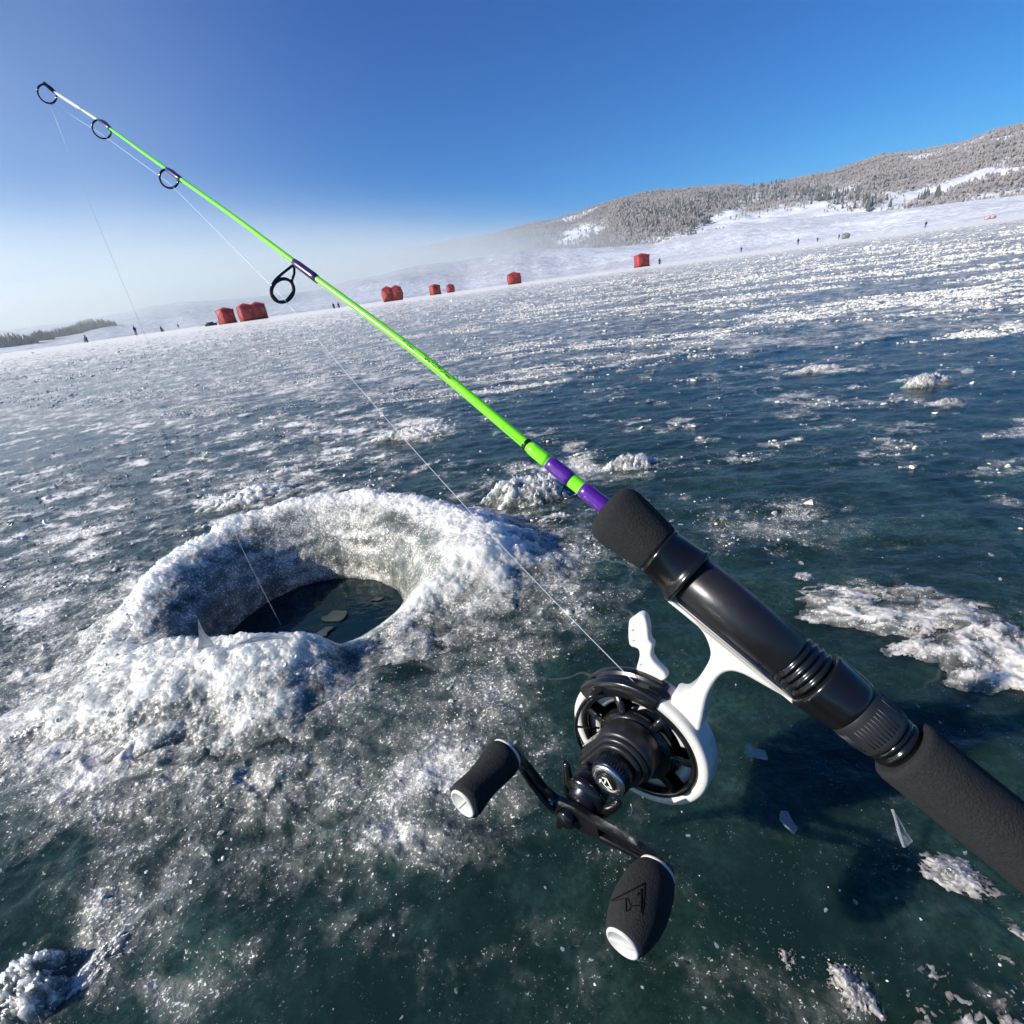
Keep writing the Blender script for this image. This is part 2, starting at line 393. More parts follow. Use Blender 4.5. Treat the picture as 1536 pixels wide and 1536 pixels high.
def build_ice():
    th = np.radians(np.concatenate([np.linspace(-72, 72, 1060), np.linspace(78, 282, 35)]))
    dep = np.radians(np.linspace(78, 1.2, 860))
    rr = np.concatenate([CAM_H/np.tan(dep), np.geomspace(12.7, 700, 120)])
    T, Rr = np.meshgrid(th, rr)
    x, y = Rr*np.sin(T), Rr*np.cos(T)
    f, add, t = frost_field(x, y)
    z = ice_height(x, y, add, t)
    z = z*(1-sstep(8, 40, Rr))
    V = np.stack([x, y, z], -1).reshape(-1, 3)
    F = grid_faces(len(rr), len(th), wrap=True)
    # cap under the camera foot
    V = np.vstack([V, [[0, 0, 0]]]); c = len(V)-1; n = len(th)
    cf = np.array([[i, (i+1) % n, c, c] for i in range(n)])
    rh = np.hypot(V[:, 0]-HC[0], V[:, 1]-HC[1])
    F = F[~(rh[F] < .135).all(1)]
    fr = np.append(f.ravel(), 0)
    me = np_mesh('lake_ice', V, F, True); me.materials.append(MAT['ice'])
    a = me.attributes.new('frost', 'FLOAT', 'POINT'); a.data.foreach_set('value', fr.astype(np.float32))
    o = link(bpy.data.objects.new('lake_ice', me)); tag(o, kind='structure')
    return o
build_ice()

# ------------------------------------------------------------------ the hole and its slush collar
def ang_interp(th, tab):
    a = np.array([q[0] for q in tab], float); v = np.array([q[1:] for q in tab], float)
    a = np.concatenate([a-360, a, a+360]); v = np.vstack([v, v, v])
    d_ = np.degrees(th) % 360
    return [np.interp(d_, a, v[:, k]) for k in range(v.shape[1])]
#        angle  water r  crest r  crest h  toe r
COLLAR = [(0, .103, .190, .040, .33), (25, .104, .182, .043, .30), (45, .104, .168, .046, .27), (70, .105, .170, .050, .25), (92, .106, .178, .053, .245),
          (112, .106, .182, .053, .245), (130, .101, .180, .050, .25), (150, .094, .162, .047, .24), (168, .090, .150, .040, .23), (185, .089, .142, .028, .25),
          (200, .088, .134, .016, .27), (212, .096, .128, .020, .28), (224, .088, .112, .034, .27), (240, .080, .098, .037, .24), (262, .076, .090, .036, .22),
          (285, .078, .098, .034, .21), (299, .088, .105, .027, .20), (308, .094, .104, .004, .19), (318, .099, .108, .001, .21), (335, .101, .118, .004, .27), (350, .102, .150, .022, .31)]
def build_collar():
    nth, nu = 1300, 330
    th = np.linspace(0, 2*math.pi, nth, endpoint=False)
    w0, rc, hc, rt = ang_interp(th, COLLAR)
    k = np.exp(-.5*(np.arange(-14, 15)/6.)**2); k /= k.sum()
    hc = hc*.87
    sm = lambda a: np.convolve(np.concatenate([a[-14:], a, a[:14]]), k, 'valid')
    w0, rc, hc, rt = map(sm, (w0, rc, hc, rt))
    u = np.linspace(0, 2, nu)[:, None]
    uin = np.clip(u, 0, 1); uout = np.clip(u-1, 0, 1)
    zb = -.075
    # inner wall: rises from under the water, leaning outwards to the crest; outer side runs down concave to the toe
    r = w0*.97-.004 + (rc-w0*.97+.004)*uin**2.3 + (rt-rc)*uout
    z = np.where(u <= 1, zb + (hc-zb)*np.sin(np.pi/2*uin)**1.05, hc*(.5+.5*np.cos(np.pi*uout**.80))**1.15 - .0035*uout)
    r, z = np.broadcast_arrays(r, z)
    TH = np.broadcast_to(th, r.shape)
    x0, y0 = HC[0]+r*np.cos(TH), HC[1]+r*np.sin(TH)
    # crest wobble, then lumps and grain, fading where the toe meets the ice
    e = 1-sstep(.72, 1, uout); crest = np.exp(-((u-1.03)/.26)**2); inn = sstep(1.02, .7, u)
    big = fbm(x0*17, y0*17, z*17, 3)
    med = fbm(x0*55, y0*55, z*45, 4, .6)
    fin = fbm(x0*170, y0*170, z*170, 3, .6)
    rid = 1-np.abs(fbm(x0*85, y0*85, z*85, 3))
    amp = e*(1-.80*inn)
    dz = amp*(.0055*big + .0017*med + .0008*fin + .0015*(rid-.6)*crest) + crest*(.0034*np.clip(fbm(x0*32, y0*32, 3.3, 4), -1, 1)+.003*np.abs(fbm(x0*120, y0*120, 9.3, 3)))*sstep(.0, .03, hc)
    dr = (.004*big + .0018*med + .0006*fin)*e*(1-.4*inn) + inn*.0022*np.sin(z*260+3*big)*.5
    x, y, z = x0+dr*np.cos(TH), y0+dr*np.sin(TH), z+dz
    hn = np.clip(hc/.042, 0, 1)
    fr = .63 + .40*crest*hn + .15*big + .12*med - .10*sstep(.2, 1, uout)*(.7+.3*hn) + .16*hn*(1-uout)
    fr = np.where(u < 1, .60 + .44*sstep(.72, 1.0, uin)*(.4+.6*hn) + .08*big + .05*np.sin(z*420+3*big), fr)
    V = np.stack([x, y, z], -1).reshape(-1, 3)
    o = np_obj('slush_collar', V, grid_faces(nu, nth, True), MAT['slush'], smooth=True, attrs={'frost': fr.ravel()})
    tag(o, 'white and grey slush ring heaped around the drilled fishing hole', 'slush collar')
    return o
collar = build_collar()
def build_water():
    t = np.linspace(0, 2*math.pi, 72, endpoint=False)
    rr = np.linspace(0, .125, 40)[:, None]
    x, y = HC[0]+rr*np.cos(t), HC[1]+rr*np.sin(t)
    z = -.034 + .0007*fbm(x*28, y*40, .7, 3)
    o = np_obj('hole_water', np.stack([x, y, z], -1).reshape(-1, 3), grid_faces(40, 72, True), MAT['water'], smooth=True)
    tag(o, kind='structure')
build_water()

# ------------------------------------------------------------------ lumps, slabs and chips of ice lying on the sheet
def lump_mesh(name, L_, W_, H_, seed, spiky=.5, n=110, flat=0.0):
    """irregular mound of frozen slush, L_ x W_ across and H_ high, in its own metres"""
    g = np.linspace(-1, 1, n); X, Y = np.meshgrid(g, g)
    rr = np.hypot(X, Y); an = np.arctan2(Y, X)
    edge = .74 + .26*fbm(np.cos(an)*1.6+seed, np.sin(an)*1.6, seed*.37, 4)
    q = np.clip(rr/edge, 0, 1)
    dome = (1-q**2.6)
    if flat: dome = np.minimum(dome, 1-flat)/(1-flat)
    cl = 1-np.abs(fbm(X*6+seed, Y*6, seed+3, 5, .6))
    Z = dome*(.42 + .30*fbm(X*2.3+seed, Y*2.3, seed, 5, .55) + spiky*.55*np.clip(cl, 0, 1)**2)
    Z = np.clip(Z, 0, None) + dome*.13*fbm(X*17, Y*17, seed+5, 3, .6)
    jx = .05*fbm(X*7, Y*7, seed+8, 3); jy = .05*fbm(X*7, Y*7, seed+9, 3)
    V = np.stack([(X+jx)*L_/2, (Y+jy)*W_/2, np.where(q >= 1, -.006, Z*H_-.002)], -1).reshape(-1, 3)
    fr = (.56 + .70*np.clip(Z, 0, 1)*(.8+.6*fbm(X*4, Y*4, seed+2, 3))).ravel()
    if flat: fr = fr - .14 + .30*fbm(X*6, Y*6, seed+12, 4).ravel()
    F = grid_faces(n, n); F = F[(q.ravel()[F] < 1).any(1)]
    me = np_mesh(name, V, F, True); me.materials.append(MAT['slush'])
    a = me.attributes.new('frost', 'FLOAT', 'POINT'); a.data.foreach_set('value', fr.astype(np.float32))
    return me
def lump(name, label, cat, px, py, wpx, hgt, depth=.7, rz=0, seed=1, spiky=.5, flat=0, group=None):
    p = ground(px, py); z = (p-CAM) @ FW; w = wpx*z/FPX*(2.2 if 'patch' in name else 1.45)
    o = link(bpy.data.objects.new(name, lump_mesh(name, w, w*depth, hgt*.8, seed, spiky, flat=flat)))
    o.location = (p[0], p[1], 0); o.rotation_euler.z = rz
    return tag(o, label, cat, group)
lump('ice_block', 'tall crusted block of white ice behind the purple rod wraps', 'ice block', 790, 745, 135, .042, .55, .0, 3.1, .55, .25)
lump('ice_lump', 'rounded grey-white ice lump in front of the crusted block, left of the foam grip', 'ice lump', 832, 778, 56, .012, .6, .1, 5.2, .3)
lump('slush_ridge', 'long white slush ridge on the ice behind the left of the hole', 'slush ridge', 372, 748, 150, .03, .42, .25, 8.4, .6)
lump('slush_ridge', 'thin straggling slush ridge beyond the hole, between the two strands of line', 'slush ridge', 625, 652, 125, .03, .35, .1, 12.9, .7)
lump('ice_lump', 'small round frosty ice lump above the reel seat, alone on dark ice', 'ice lump', 1203, 868, 40, .010, .8, 0, 15.1, .4)
lump('frost_clump', 'largest white frost clump on the blue ice at the upper right', 'frost clump', 1392, 576, 75, .03, .4, .1, 17.7, .8)
lump('frost_clump', 'long low white frost clump left of the largest clump on blue ice', 'frost clump', 1222, 556, 88, .018, .3, .05, 19.3, .8)
lump('frost_clump', 'small flat white frost clump just below the largest clump on blue ice', 'frost clump', 1420, 605, 46, .014, .4, 0, 21.9, .7)
lump('frost_clump', 'frost clump with an upright point beyond the foam foregrip', 'frost clump', 945, 700, 80, .028, .5, .1, 23.3, .8)
lump('slush_patch', 'broad bright slush slab at the right edge beyond the reel seat', 'slush patch', 1500, 985, 150, .014, .8, .2, 26.6, .5, .3)
lump('slush_patch', 'long glassy slush slab stretching left from the bright slab at right', 'slush patch', 1340, 912, 190, .012, .45, -.3, 28.8, .5, .3)
lump('ice_lump', 'whitest upright ice lump at the bottom edge, right of the handle knobs', 'ice lump', 1278, 1490, 85, .013, 1.1, .3, 31.2, .35)
lump('slush_patch', 'low glassy slush slab at the right edge, touching the broad bright slab', 'slush patch', 1415, 965, 110, .008, .55, .3, 53.9, .5, .35)
lump('slush_patch', 'glassy slush sheet at the right edge just below the rear grip', 'slush patch', 1500, 1400, 95, .006, .7, -.4, 57.3, .5, .35)
lump('ice_lump', 'small bright ice lump left of the bottom right corner slab', 'ice lump', 1180, 1440, 45, .007, .8, .5, 61.1, .35)
lump('slush_patch', 'clear rounded slush slab in the bottom right corner', 'slush patch', 1440, 1510, 150, .008, .7, .2, 33.6, .4, .35)
lump('ice_lump', 'big round white ice lump cut by the bottom left corner', 'ice lump', 30, 1500, 130, .022, .9, .2, 36.1, .4, .2)
lump('slush_ridge', 'narrow bright slush streak near the bottom left, pointing towards the hole', 'slush ridge', 152, 1442, 45, .010, 2.2, -.5, 38.4, .45)
lump('slush_ridge', 'small crumbly slush ridge lying under the left handle knob', 'slush ridge', 592, 1268, 95, .007, .4, -.1, 41.2, .8)
lump('slush_ridge', 'jagged crest of glassy slush at the right below the rear grip', 'slush ridge', 1440, 1320, 150, .009, .5, -.6, 44.2, .4)
lump('slush_ridge', 'bright jagged slush ridge at the left edge beside the collar', 'slush ridge', 60, 1095, 100, .013, .45, .6, 47.7, .8)
lump('slush_ridge', 'grey slush ridge at the far left, level with the crest of the collar', 'slush ridge', 130, 800, 130, .010, .4, .3, 50.2, .7)

SHARD = {'ice_spike': [(-.42, -.5), (.30, -.55), (.22, -.1), (.06, .25), (.02, .95), (-.10, .45), (-.20, .05)], 'ice_splinter': [(-.30, -.7), (.35, -.6), (.20, -.2), (.16, .2), (-.02, .9), (-.14, .3), (-.22, -.1)], 'ice_sliver': [(-1, -.12), (-.6, .16), (-.1, .26), (.5, .20), (.95, -.05), (.5, .05), (0, .10), (-.5, .02)]}
def shard_mesh(name, seed, n=9, thick=.12):
    """thin broken flake of clear ice, unit size, jagged outline"""
    r_ = random.Random(seed); mb = MB()
    pts = []
    for k in range(n):
        a = 2*math.pi*k/n + r_.uniform(-.2, .2); q = r_.uniform(.42, 1.0)
        pts.append((q*math.cos(a), .62*q*math.sin(a)))
    if name in SHARD: pts = SHARD[name]
    if name == 'ice_skin': pts = [tuple(q_) for q_ in smooth_path([(a_*r_.uniform(.7, 1.1), b_*r_.uniform(.5, 1.1)) for a_, b_ in pts], 5, True)]
    mb.prism(pts, -thick/2, thick/2, .03)
    me = bpy.data.meshes.new(name); me.from_pydata(mb.v, [], mb.f); me.materials.append(MAT['chip']); me.update()
    bm = bmesh.new(); bm.from_mesh(me); bmesh.ops.recalc_face_normals(bm, faces=bm.faces)
    for v in bm.verts: v.co.z += r_.uniform(-.05, .05) + .2*v.co.x*v.co.x
    bm.to_mesh(me); bm.free()
    return me
def shard(label, px, py, wpx, rx, ry, rz, seed, z=.004, name='ice_flake', cat='ice flake', base=0.0, mat=None):
    p = ground(px, py, base); s = wpx*((p-CAM) @ FW)/FPX/2
    o = link(bpy.data.objects.new(name, shard_mesh(name, seed))); o.scale = (s, s, s*(.3 if mat else 1))
    if mat: o.data.materials[0] = mat
    o.location = (p[0], p[1], base+z); o.rotation_euler = (rx, ry, rz)
    return tag(o, label, cat)
shard('clear sparkling ice chip on dark ice just right of the white reel body', 1130, 1136, 48, .2, .15, -.4, 3)
shard('thin clear ice flake standing up below the reel seat', 1183, 1250, 52, .55, .2, 1.3, 5, .006)
shard('sharp clear ice splinter standing at the left end of the jagged slush crest', 1345, 1265, 60, .8, .2, .3, 8, .010, 'ice_splinter', 'ice splinter')
shard('pointed clear ice spike standing on the front rim of the collar', 306, 956, 62, 1.4, 0, .25, 11, .0, 'ice_spike', 'ice spike', .044)
shard('curled clear ice sliver hanging on the front rim beside the water', 400, 962, 70, .5, .2, .2, 14, .0, 'ice_sliver', 'ice sliver', .036)
shard('largest grey ice skin floating on the hole water', 500, 925, 64, 0, 0, .35, 17, .0012, 'ice_skin', 'ice skin', -.034, MAT['skin_ice'])
shard('small ice skin floating near the front rim of the hole water', 485, 950, 50, 0, 0, .5, 19, .0012, 'ice_skin', 'ice skin', -.034, MAT['skin_ice'])
shard('tiny ice skin floating at the right of the hole water', 565, 900, 28, 0, 0, .2, 23, .0012, 'ice_skin', 'ice skin', -.034, MAT['skin_ice'])

# individual chips strewn over the near ice, then the uncountable crumbs as one mass
CHIPS = [shard_mesh('ice_chip', 100+k, 7, .3) for k in range(6)]
_n = 0
while _n < 90:
    px, py = rnd.uniform(0, 1536), rnd.uniform(640, 1530)
    p = ground(px, py)
    if math.hypot(p[0]-HC[0], p[1]-HC[1]) < .24: continue
    o = link(bpy.data.objects.new('ice_chip', CHIPS[_n % 6])); s = rnd.uniform(2.5, 6)*((p-CAM) @ FW)/FPX
    o.scale = (s, s, s*rnd.uniform(.7, 1.3)); o.location = (p[0], p[1], s*.25+.001); o.rotation_euler = (rnd.uniform(-.6, .6), rnd.uniform(-.6, .6), rnd.uniform(0, 6.28))
    tag(o, 'small loose chip of clear ice lying on the dark ice sheet', 'ice chip', 'loose ice chips on the near ice'); _n += 1

_ico = None
def ico():
    global _ico
    if _ico is None:
        bm = bmesh.new(); bmesh.ops.create_icosphere(bm, subdivisions=1, radius=1)
        _ico = (np.array([v.co[:] for v in bm.verts]), np.array([[v.index for v in f.verts] for f in bm.faces])); bm.free()
    return _ico
def crystals(name, pos, size, flat, mat, kind='stuff', stretch=.35):
    """one mesh of many jagged little crystals"""
    V0, F0 = ico(); n = len(pos)
    jit = 1 + RNG.uniform(-.45, .35, (n, len(V0), 1))
    V = V0[None]*jit*(1 + RNG.uniform(-stretch, stretch, (n, 1, 3)))
    A = RNG.normal(size=(n, 3, 3)); Q, _ = np.linalg.qr(A)
    V = np.einsum('nij,nvj->nvi', Q, V); V[..., 2] *= flat
    V = V*size[:, None, None] + pos[:, None, :]
    F = (F0[None] + (np.arange(n)*len(V0))[:, None, None]).reshape(-1, 3)
    o = np_obj(name, V.reshape(-1, 3), F, mat)
    return tag(o, kind=kind)
def scatter_frost():
    # frost flowers over the far sheet
    n = 260000
    dep = np.radians(RNG.uniform(.28, 13.2, n)); az = np.radians(RNG.uniform(-60, 60, n))
    r = CAM_H/np.tan(dep); x, y = r*np.sin(az), r*np.cos(az)
    edge = np.interp(az, _edge, _edr)
    st = fbm(x*.9+.2*y, y*2.6, 3.7, 4) + .55*fbm(x*5, y*9, 1.7, 3)
    lim = .34 + .55*sstep(4, 26, r) - .15*sstep(-.3, .5, az)
    keep = (r > edge*.97) & (st > lim + RNG.normal(0, .16, n)) & (r < 60)
    x, y, r = x[keep], y[keep], r[keep]; m = len(x)
    k = 4; x = np.repeat(x, k); y = np.repeat(y, k); r = np.repeat(r, k)
    s = RNG.lognormal(0, .45, len(x))*np.clip(.0026*r**.9, .003, .05)*(.30+.08*sstep(-.3, .3, np.arctan2(x, y)))
    x = x + RNG.normal(0, 1, len(x))*s*2.4; y = y + RNG.normal(0, 1, len(x))*s*1.2
    pos = np.stack([x, y, s*.25], -1)
    crystals('frost_flowers', pos, s, .62, MAT['crumb'])
    print('frost crystals', len(x))
    # crumbs on the near sheet, thick where the slush is
    n = 300000
    dep = np.radians(RNG.uniform(10, 74, n)); az = np.radians(RNG.uniform(-62, 62, n))
    r = CAM_H/np.tan(dep); x, y = r*np.sin(az), r*np.cos(az)
    f, add, t = frost_field(x, y)
    rh = np.hypot(x-HC[0], y-HC[1])
    keep = (RNG.uniform(size=n) < np.clip((f-.26)*.16, .0006, .12)*sstep(-.25, .5, fbm(x*15, y*15, 6.6, 4, .6))) & (rh > .16) & (t < .5)
    x, y, r, add, t = x[keep], y[keep], r[keep], add[keep], t[keep]
    s = RNG.lognormal(0, .55, len(x))*.00055*np.clip(r/.35, .6, 3)
    z = ice_height(x, y, add, t)
    crystals('ice_crumbs', np.stack([x, y, z+s*.3], -1), s, .7, MAT['crumb'], stretch=.5)
    print('near crumbs', len(x))
    # glassy bits frozen in over the middle distance
    n = 120000
    dep = np.radians(RNG.uniform(8.5, 30, n)); az = np.radians(RNG.uniform(-62, 62, n))
    r = CAM_H/np.tan(dep); x, y = r*np.sin(az), r*np.cos(az)
    f, add, t = frost_field(x, y); rh = np.hypot(x-HC[0], y-HC[1])
    keep = (RNG.uniform(size=n) < np.clip((f-.20)*.30, .001, .16)) & (rh > .24) & (t < .9)
    x, y, r, add, t = x[keep], y[keep], r[keep], add[keep], t[keep]
    s = RNG.lognormal(0, .6, len(x))*.0016*np.clip(r, .5, 1.8)
    crystals('ice_crumbs', np.stack([x, y, ice_height(x, y, add, t)+s*.15], -1), s, .5, MAT['chip'], stretch=.6)
    print('mid bits', len(x))
    n = 150000
    dep = np.radians(RNG.uniform(8, 30, n)); az = np.radians(RNG.uniform(-62, 62, n))
    r = CAM_H/np.tan(dep); x, y = r*np.sin(az), r*np.cos(az)
    f, add, t = frost_field(x, y); rh = np.hypot(x-HC[0], y-HC[1])
    cl = fbm(x*11, y*20, 3.1, 4, .6)
    keep = (RNG.uniform(size=n) < np.clip((f-.22)*.5, .001, .25)*sstep(-.05, .45, cl)) & (rh > .26) & (t < .95)
    x, y, r, add, t = x[keep], y[keep], r[keep], add[keep], t[keep]
    s = RNG.lognormal(0, .5, len(x))*.0014*np.clip(r, .5, 1.8)
    crystals('ice_crumbs', np.stack([x, y, ice_height(x, y, add, t)+s*.2], -1), s, .6, MAT['crumb'], stretch=.6)
    # loose grains on the collar
    me = collar.data; nv = len(me.vertices)
    co = np.empty(nv*3, np.float32); me.vertices.foreach_get('co', co); co = co.reshape(-1, 3)
    fr = np.empty(nv, np.float32); me.attributes['frost'].data.foreach_get('value', fr)
    i = RNG.choice(nv, 60000); w = np.clip((fr[i]-.6)*.3, .0, .10)*(i//1300 > 168)
    i = i[RNG.uniform(size=len(i)) < w]
    s = RNG.lognormal(0, .5, len(i))*.0007
    crystals('slush_grains', co[i]+np.stack([0*s, 0*s, s*.35], -1), s, .8, MAT['crumb'], stretch=.5)
scatter_frost()

# ------------------------------------------------------------------ fishing rod frame: x towards the tip, y hangs to the reel, z faces the handle side
ZA, ZB = .195, .150
A_ = np.array([150/768*ZA, 0, ZA]); B_ = np.array([1, (1272-768)/768, 1])*ZB
ub = (B_-A_)/np.linalg.norm(B_-A_)
wv = np.array([-.60, .38, -.70]); wv -= ub*(wv @ ub); wv /= np.linalg.norm(wv)
dv = np.cross(ub, wv)
REEL_S, REEL_L, REEL_OFF = .0674, .0824, .0085
C_ = A_ + REEL_S*ub + REEL_L*dv + REEL_OFF*wv
AX = np.stack([cv(-ub), cv(dv), cv(wv)], 1)          # world axes as columns
def frame(origin_cam):
    m = Matrix.Identity(4); o = CAM + cv(origin_cam)
    for i in range(3):
        for j in range(3): m[i][j] = AX[i, j]
        m[i][3] = o[i]
    return m
ROD_M, REEL_M = frame(A_), frame(C_)
ROD_O, REEL_O = CAM+cv(A_), CAM+cv(C_)
def rod_z(px): return 1/(1/ZA + (px-918)*(1/ZB-1/ZA)/618)
def to_rod(wp): return AX.T @ (np.asarray(wp)-ROD_O)
def rod_px(px, py, dz=0.0): return to_rod(at(px, py, rod_z(px)+dz))
def rod_t(px):                                        # distance along the axis (x is minus this) of the axis point seen at column px
    return -rod_px(px, 768+(px-918)*.8155)[0]
def mmpx(px): return rod_z(px)/FPX

rod = empty('fishing_rod', ROD_M)
tag(rod, 'neon green ice fishing rod with black foam grips and purple wraps', 'fishing rod')
# blank
BL = [(918, 768, 3.0), (858, 721, 2.9), (800, 675, 2.62), (793, 669, 2.2), (720, 607.5, 2.1), (640, 540, 1.9), (545, 469, 1.65), (450, 399.5, 1.42), (350, 324, 1.2), (255, 257.5, 1.0), (152, 183, .8), (82, 138, .68)]
blank_pts = [rod_px(q[0], q[1]) for q in BL]
def blank_at(px):
    xs = [q[0] for q in BL][::-1]
    y = np.interp(px, xs, [q[1] for q in BL][::-1]); r = np.interp(px, xs, [q[2] for q in BL][::-1])*.001
    return rod_px(px, y), r
path = []; rad = []
for i in range(len(BL)-1):
    for k in range(6):
        t = k/6; path.append(blank_pts[i]*(1-t)+blank_pts[i+1]*t); rad.append((BL[i][2]*(1-t)+BL[i+1][2]*t)*.001)
path.append(blank_pts[-1]); rad.append(BL[-1][2]*.001)
ks = np.ones(5)/5
pa = np.array(path); pp = np.vstack([pa[:1]]*2+[pa]+[pa[-1:]]*2)
pa = np.stack([np.convolve(pp[:, c], ks, 'valid') for c in range(3)], 1)
inb = rod_px(960, 802)
MB().tube([inb]+list(pa), [.003]+rad, 20).build('blank', MAT['green'], rod)
def sleeve(px0, px1, extra, mat, name, n=6, parent=rod):
    pts, rs = [], []
    for k in range(n+1):
        p_, r_ = blank_at(px0+(px1-px0)*k/n); pts.append(p_)
        rs.append(r_+extra*(1 if 0 < k < n else .35))
    d0 = (pts[0]-pts[1])*.02; d1 = (pts[-1]-pts[-2])*.02
    pts = [pts[0]+d0]+pts+[pts[-1]+d1]; rs = [rs[0]*.93]+rs+[rs[-1]*.93]
    return MB().tube(pts, rs, 20).build(name, mat, parent)
sleeve(823, 857, .00034, MAT['purple'], 'thread_wrap')
sleeve(873, 912, .00034, MAT['purple'], 'thread_wrap')
sleeve(788, 792.5, .0004, MAT['ink'], 'band')
sleeve(794.5, 822, .00012, MAT['green'], 'butt_sleeve')
sleeve(82, 121, .0004, MAT['tipwhite'], 'tip_wrap')
sleeve(122, 147, .00012, MAT['tipwhite'], 'tip_coat')
# guides: ring in a plane square to the rod, carried on two wire legs
def guide(px_a, px_b, ring_px, ring_d, wire, legs=True, wrapmat='purple_dark'):
    w = sleeve(px_a, px_b, .0005, MAT[wrapmat], 'guide_wrap')
    pa_, ra = blank_at(px_a); pb_, rb = blank_at(px_b)
    ctr = to_rod(at(ring_px[0], ring_px[1], rod_z(px_a)+.004)); R_ = ring_d/2
    g = MB(); prof = [(R_+wire*math.cos(a), wire*1.5*math.sin(a)) for a in np.linspace(0, 2*math.pi, 10, endpoint=False)]
    g.lathe(prof, ctr, (1, 0, 0), 48, closed=True)
    ring = g.build('line_guide', MAT['guide'], rod)
    if legs:
        l = MB(); foot = pa_+np.array([0, ra, 0]); foot2 = pa_*.8+pb_*.2+np.array([0, ra, 0])
        for sgn, ft in ((1, foot), (-1, foot)):
            side = ctr+np.array([0, 0, sgn*R_*1.02]); up = ctr+np.array([0, -R_*.78, sgn*R_*.80])
            l.tube(smooth_path([ft, ft*.45+up*.55+np.array([0, 0, sgn*R_*.12]), up, side, ctr+np.array([0, R_*.95, sgn*R_*.35])], 6), wire*.85, 8)
        l.tube([foot, pb_+np.array([0, rb+.0003, 0])], wire*.8, 8)
        l.build('guide_legs', MAT['guide'], ring)
    else:
        l = MB()
        l.tube([ctr+np.array([0, -R_, 0]), pa_+np.array([-.001, ra, 0])], wire, 8)
        l.tube([pa_+np.array([0, ra+.0002, 0]), pb_+np.array([0, rb+.0002, 0])], wire*.9, 8)
        l.build('guide_foot', MAT['guide'], ring)
    return ctr, R_
g1 = guide(441, 476, (424, 436), .0122, .00075)
g2 = guide(250, 272, (253.5, 268), .0098, .00052, False)
g3 = guide(149, 166, (152.5, 194), .0098, .00046, False)
# tip top
pt, _r = blank_at(82)
tt = MB(); ctr_tip = to_rod(at(70.5, 141, rod_z(76))); Rt = .0050
tt.lathe([(Rt+.0005*math.cos(a), .0007*math.sin(a)) for a in np.linspace(0, 2*math.pi, 10, endpoint=False)], ctr_tip, (1, 0, .12), 44, closed=True)
tipo = tt.build('tip_guide', MAT['guide'], rod)
MB().tube([pt, ctr_tip+np.array([0, -Rt, 0])+np.array([.001, -.0003, 0])], [.0012, .0011], 12).build('tip_tube', MAT['guide'], tipo)
# hook keeper
kp = MB(); k0, kr = blank_at(852); k1, _ = blank_at(869)
kp.tube(smooth_path([k0+np.array([0, kr, 0]), k0+np.array([-.0005, kr+.0022, .0006]), k0*.75+k1*.25+np.array([0, kr+.0052, .001]), k0*.35+k1*.65+np.array([0, kr+.0054, .001]), k1+np.array([-.0004, kr+.0012, .0005]), k1+np.array([-.001, kr, 0])], 6), .00042, 8)
kp.build('hook_keeper', MAT['guide'], rod)
# small worn lettering along the blank, and the outlined panel near the butt
let = MB()
def on_blank(px, ang, lift=.00006):
    p_, r_ = blank_at(px); return p_+(r_+lift)*np.array([0, math.cos(ang), math.sin(ang)])
rl = random.Random(5)
for a0, a1 in ((606, 622), (638, 646), (647, 655), (657, 665), (667, 680)):
    q = a0
    while q < a1:
        w_ = rl.uniform(1.1, 1.8); base_a = 2.35
        for j in range(rl.choice((1, 2, 2, 3))):
            s0 = base_a+rl.uniform(-.32, .30); s1 = s0+rl.uniform(.14, .34)
            if rl.random() < .5: ln = [on_blank(q, s0), on_blank(q+.2, s1)]
            else: ln = [on_blank(q, s0), on_blank(q+w_, s0+.1)]
            let.tube(ln, .00016, 5)
        q += w_+1.0
let.build('lettering', MAT['ink'], rod)
pn = MB(); out = []
for k in range(15): out.append(on_blank(756+k*2.2, 1.75-.15*math.sin(k/14*3.1)))
for k in range(7): out.append(on_blank(787.5-.6*k*k/36, 1.75-.2*k/6-.3*math.sin(k/6*1.5)))
pn.tube(out, .00011, 5); pn.build('panel_outline', MAT['ink'], rod)

# grip, reel seat and rear grip, turned along the axis
def turned(name, mat, prof, off=(0, 0), n=56, parent=rod, scale=None):
    """prof [(distance towards the butt in mm, radius in mm)]"""
    return MB().lathe([(r*.001, -t*.001) for t, r in prof], (0, off[0]*.001, off[1]*.001), (1, 0, 0), n, ref=(0, 1, 0), scale=scale).build(name, mat, parent)
turned('foregrip', MAT['foam'], [(-1.5, 3.1), (-2.6, 4.5), (-2.8, 7), (-2.2, 9.2), (-.8, 10.9), (1.2, 11.7), (4, 11.9), (10, 11.3), (17, 10.3), (21, 9.8), (22.3, 9.2), (22.4, 8)])
lobe = lambda amt, w=1.1: (lambda an, hh: 1+amt*max(0, math.cos(an))**2)
turned('front_hood', MAT['gloss'], [(22.0, 8), (22.0, 9.5), (23, 10.0), (23.6, 10.0), (24, 9.7), (33, 10.1), (34.6, 10.4), (35, 10.9), (36, 11.0), (36.6, 10.6), (36.6, 9)], scale=lambda an, hh: 1+.20*sstep(.024, .036, -hh)*max(0, math.cos(an))**2)
seat = MB()
seat.lathe([(8.6e-3, -.0362), (8.95e-3, -.0364), (8.95e-3, -.0762), (8.3e-3, -.0768)], (0, 0, 0), (1, 0, 0), 64, ref=(0, 1, 0), scale=lambda an, hh: 1-.05*max(0, math.cos(an-1.15))**10)
seat_o = seat.build('reel_seat', MAT['satin'], rod)
th_ = [(76.4, 8.2)]
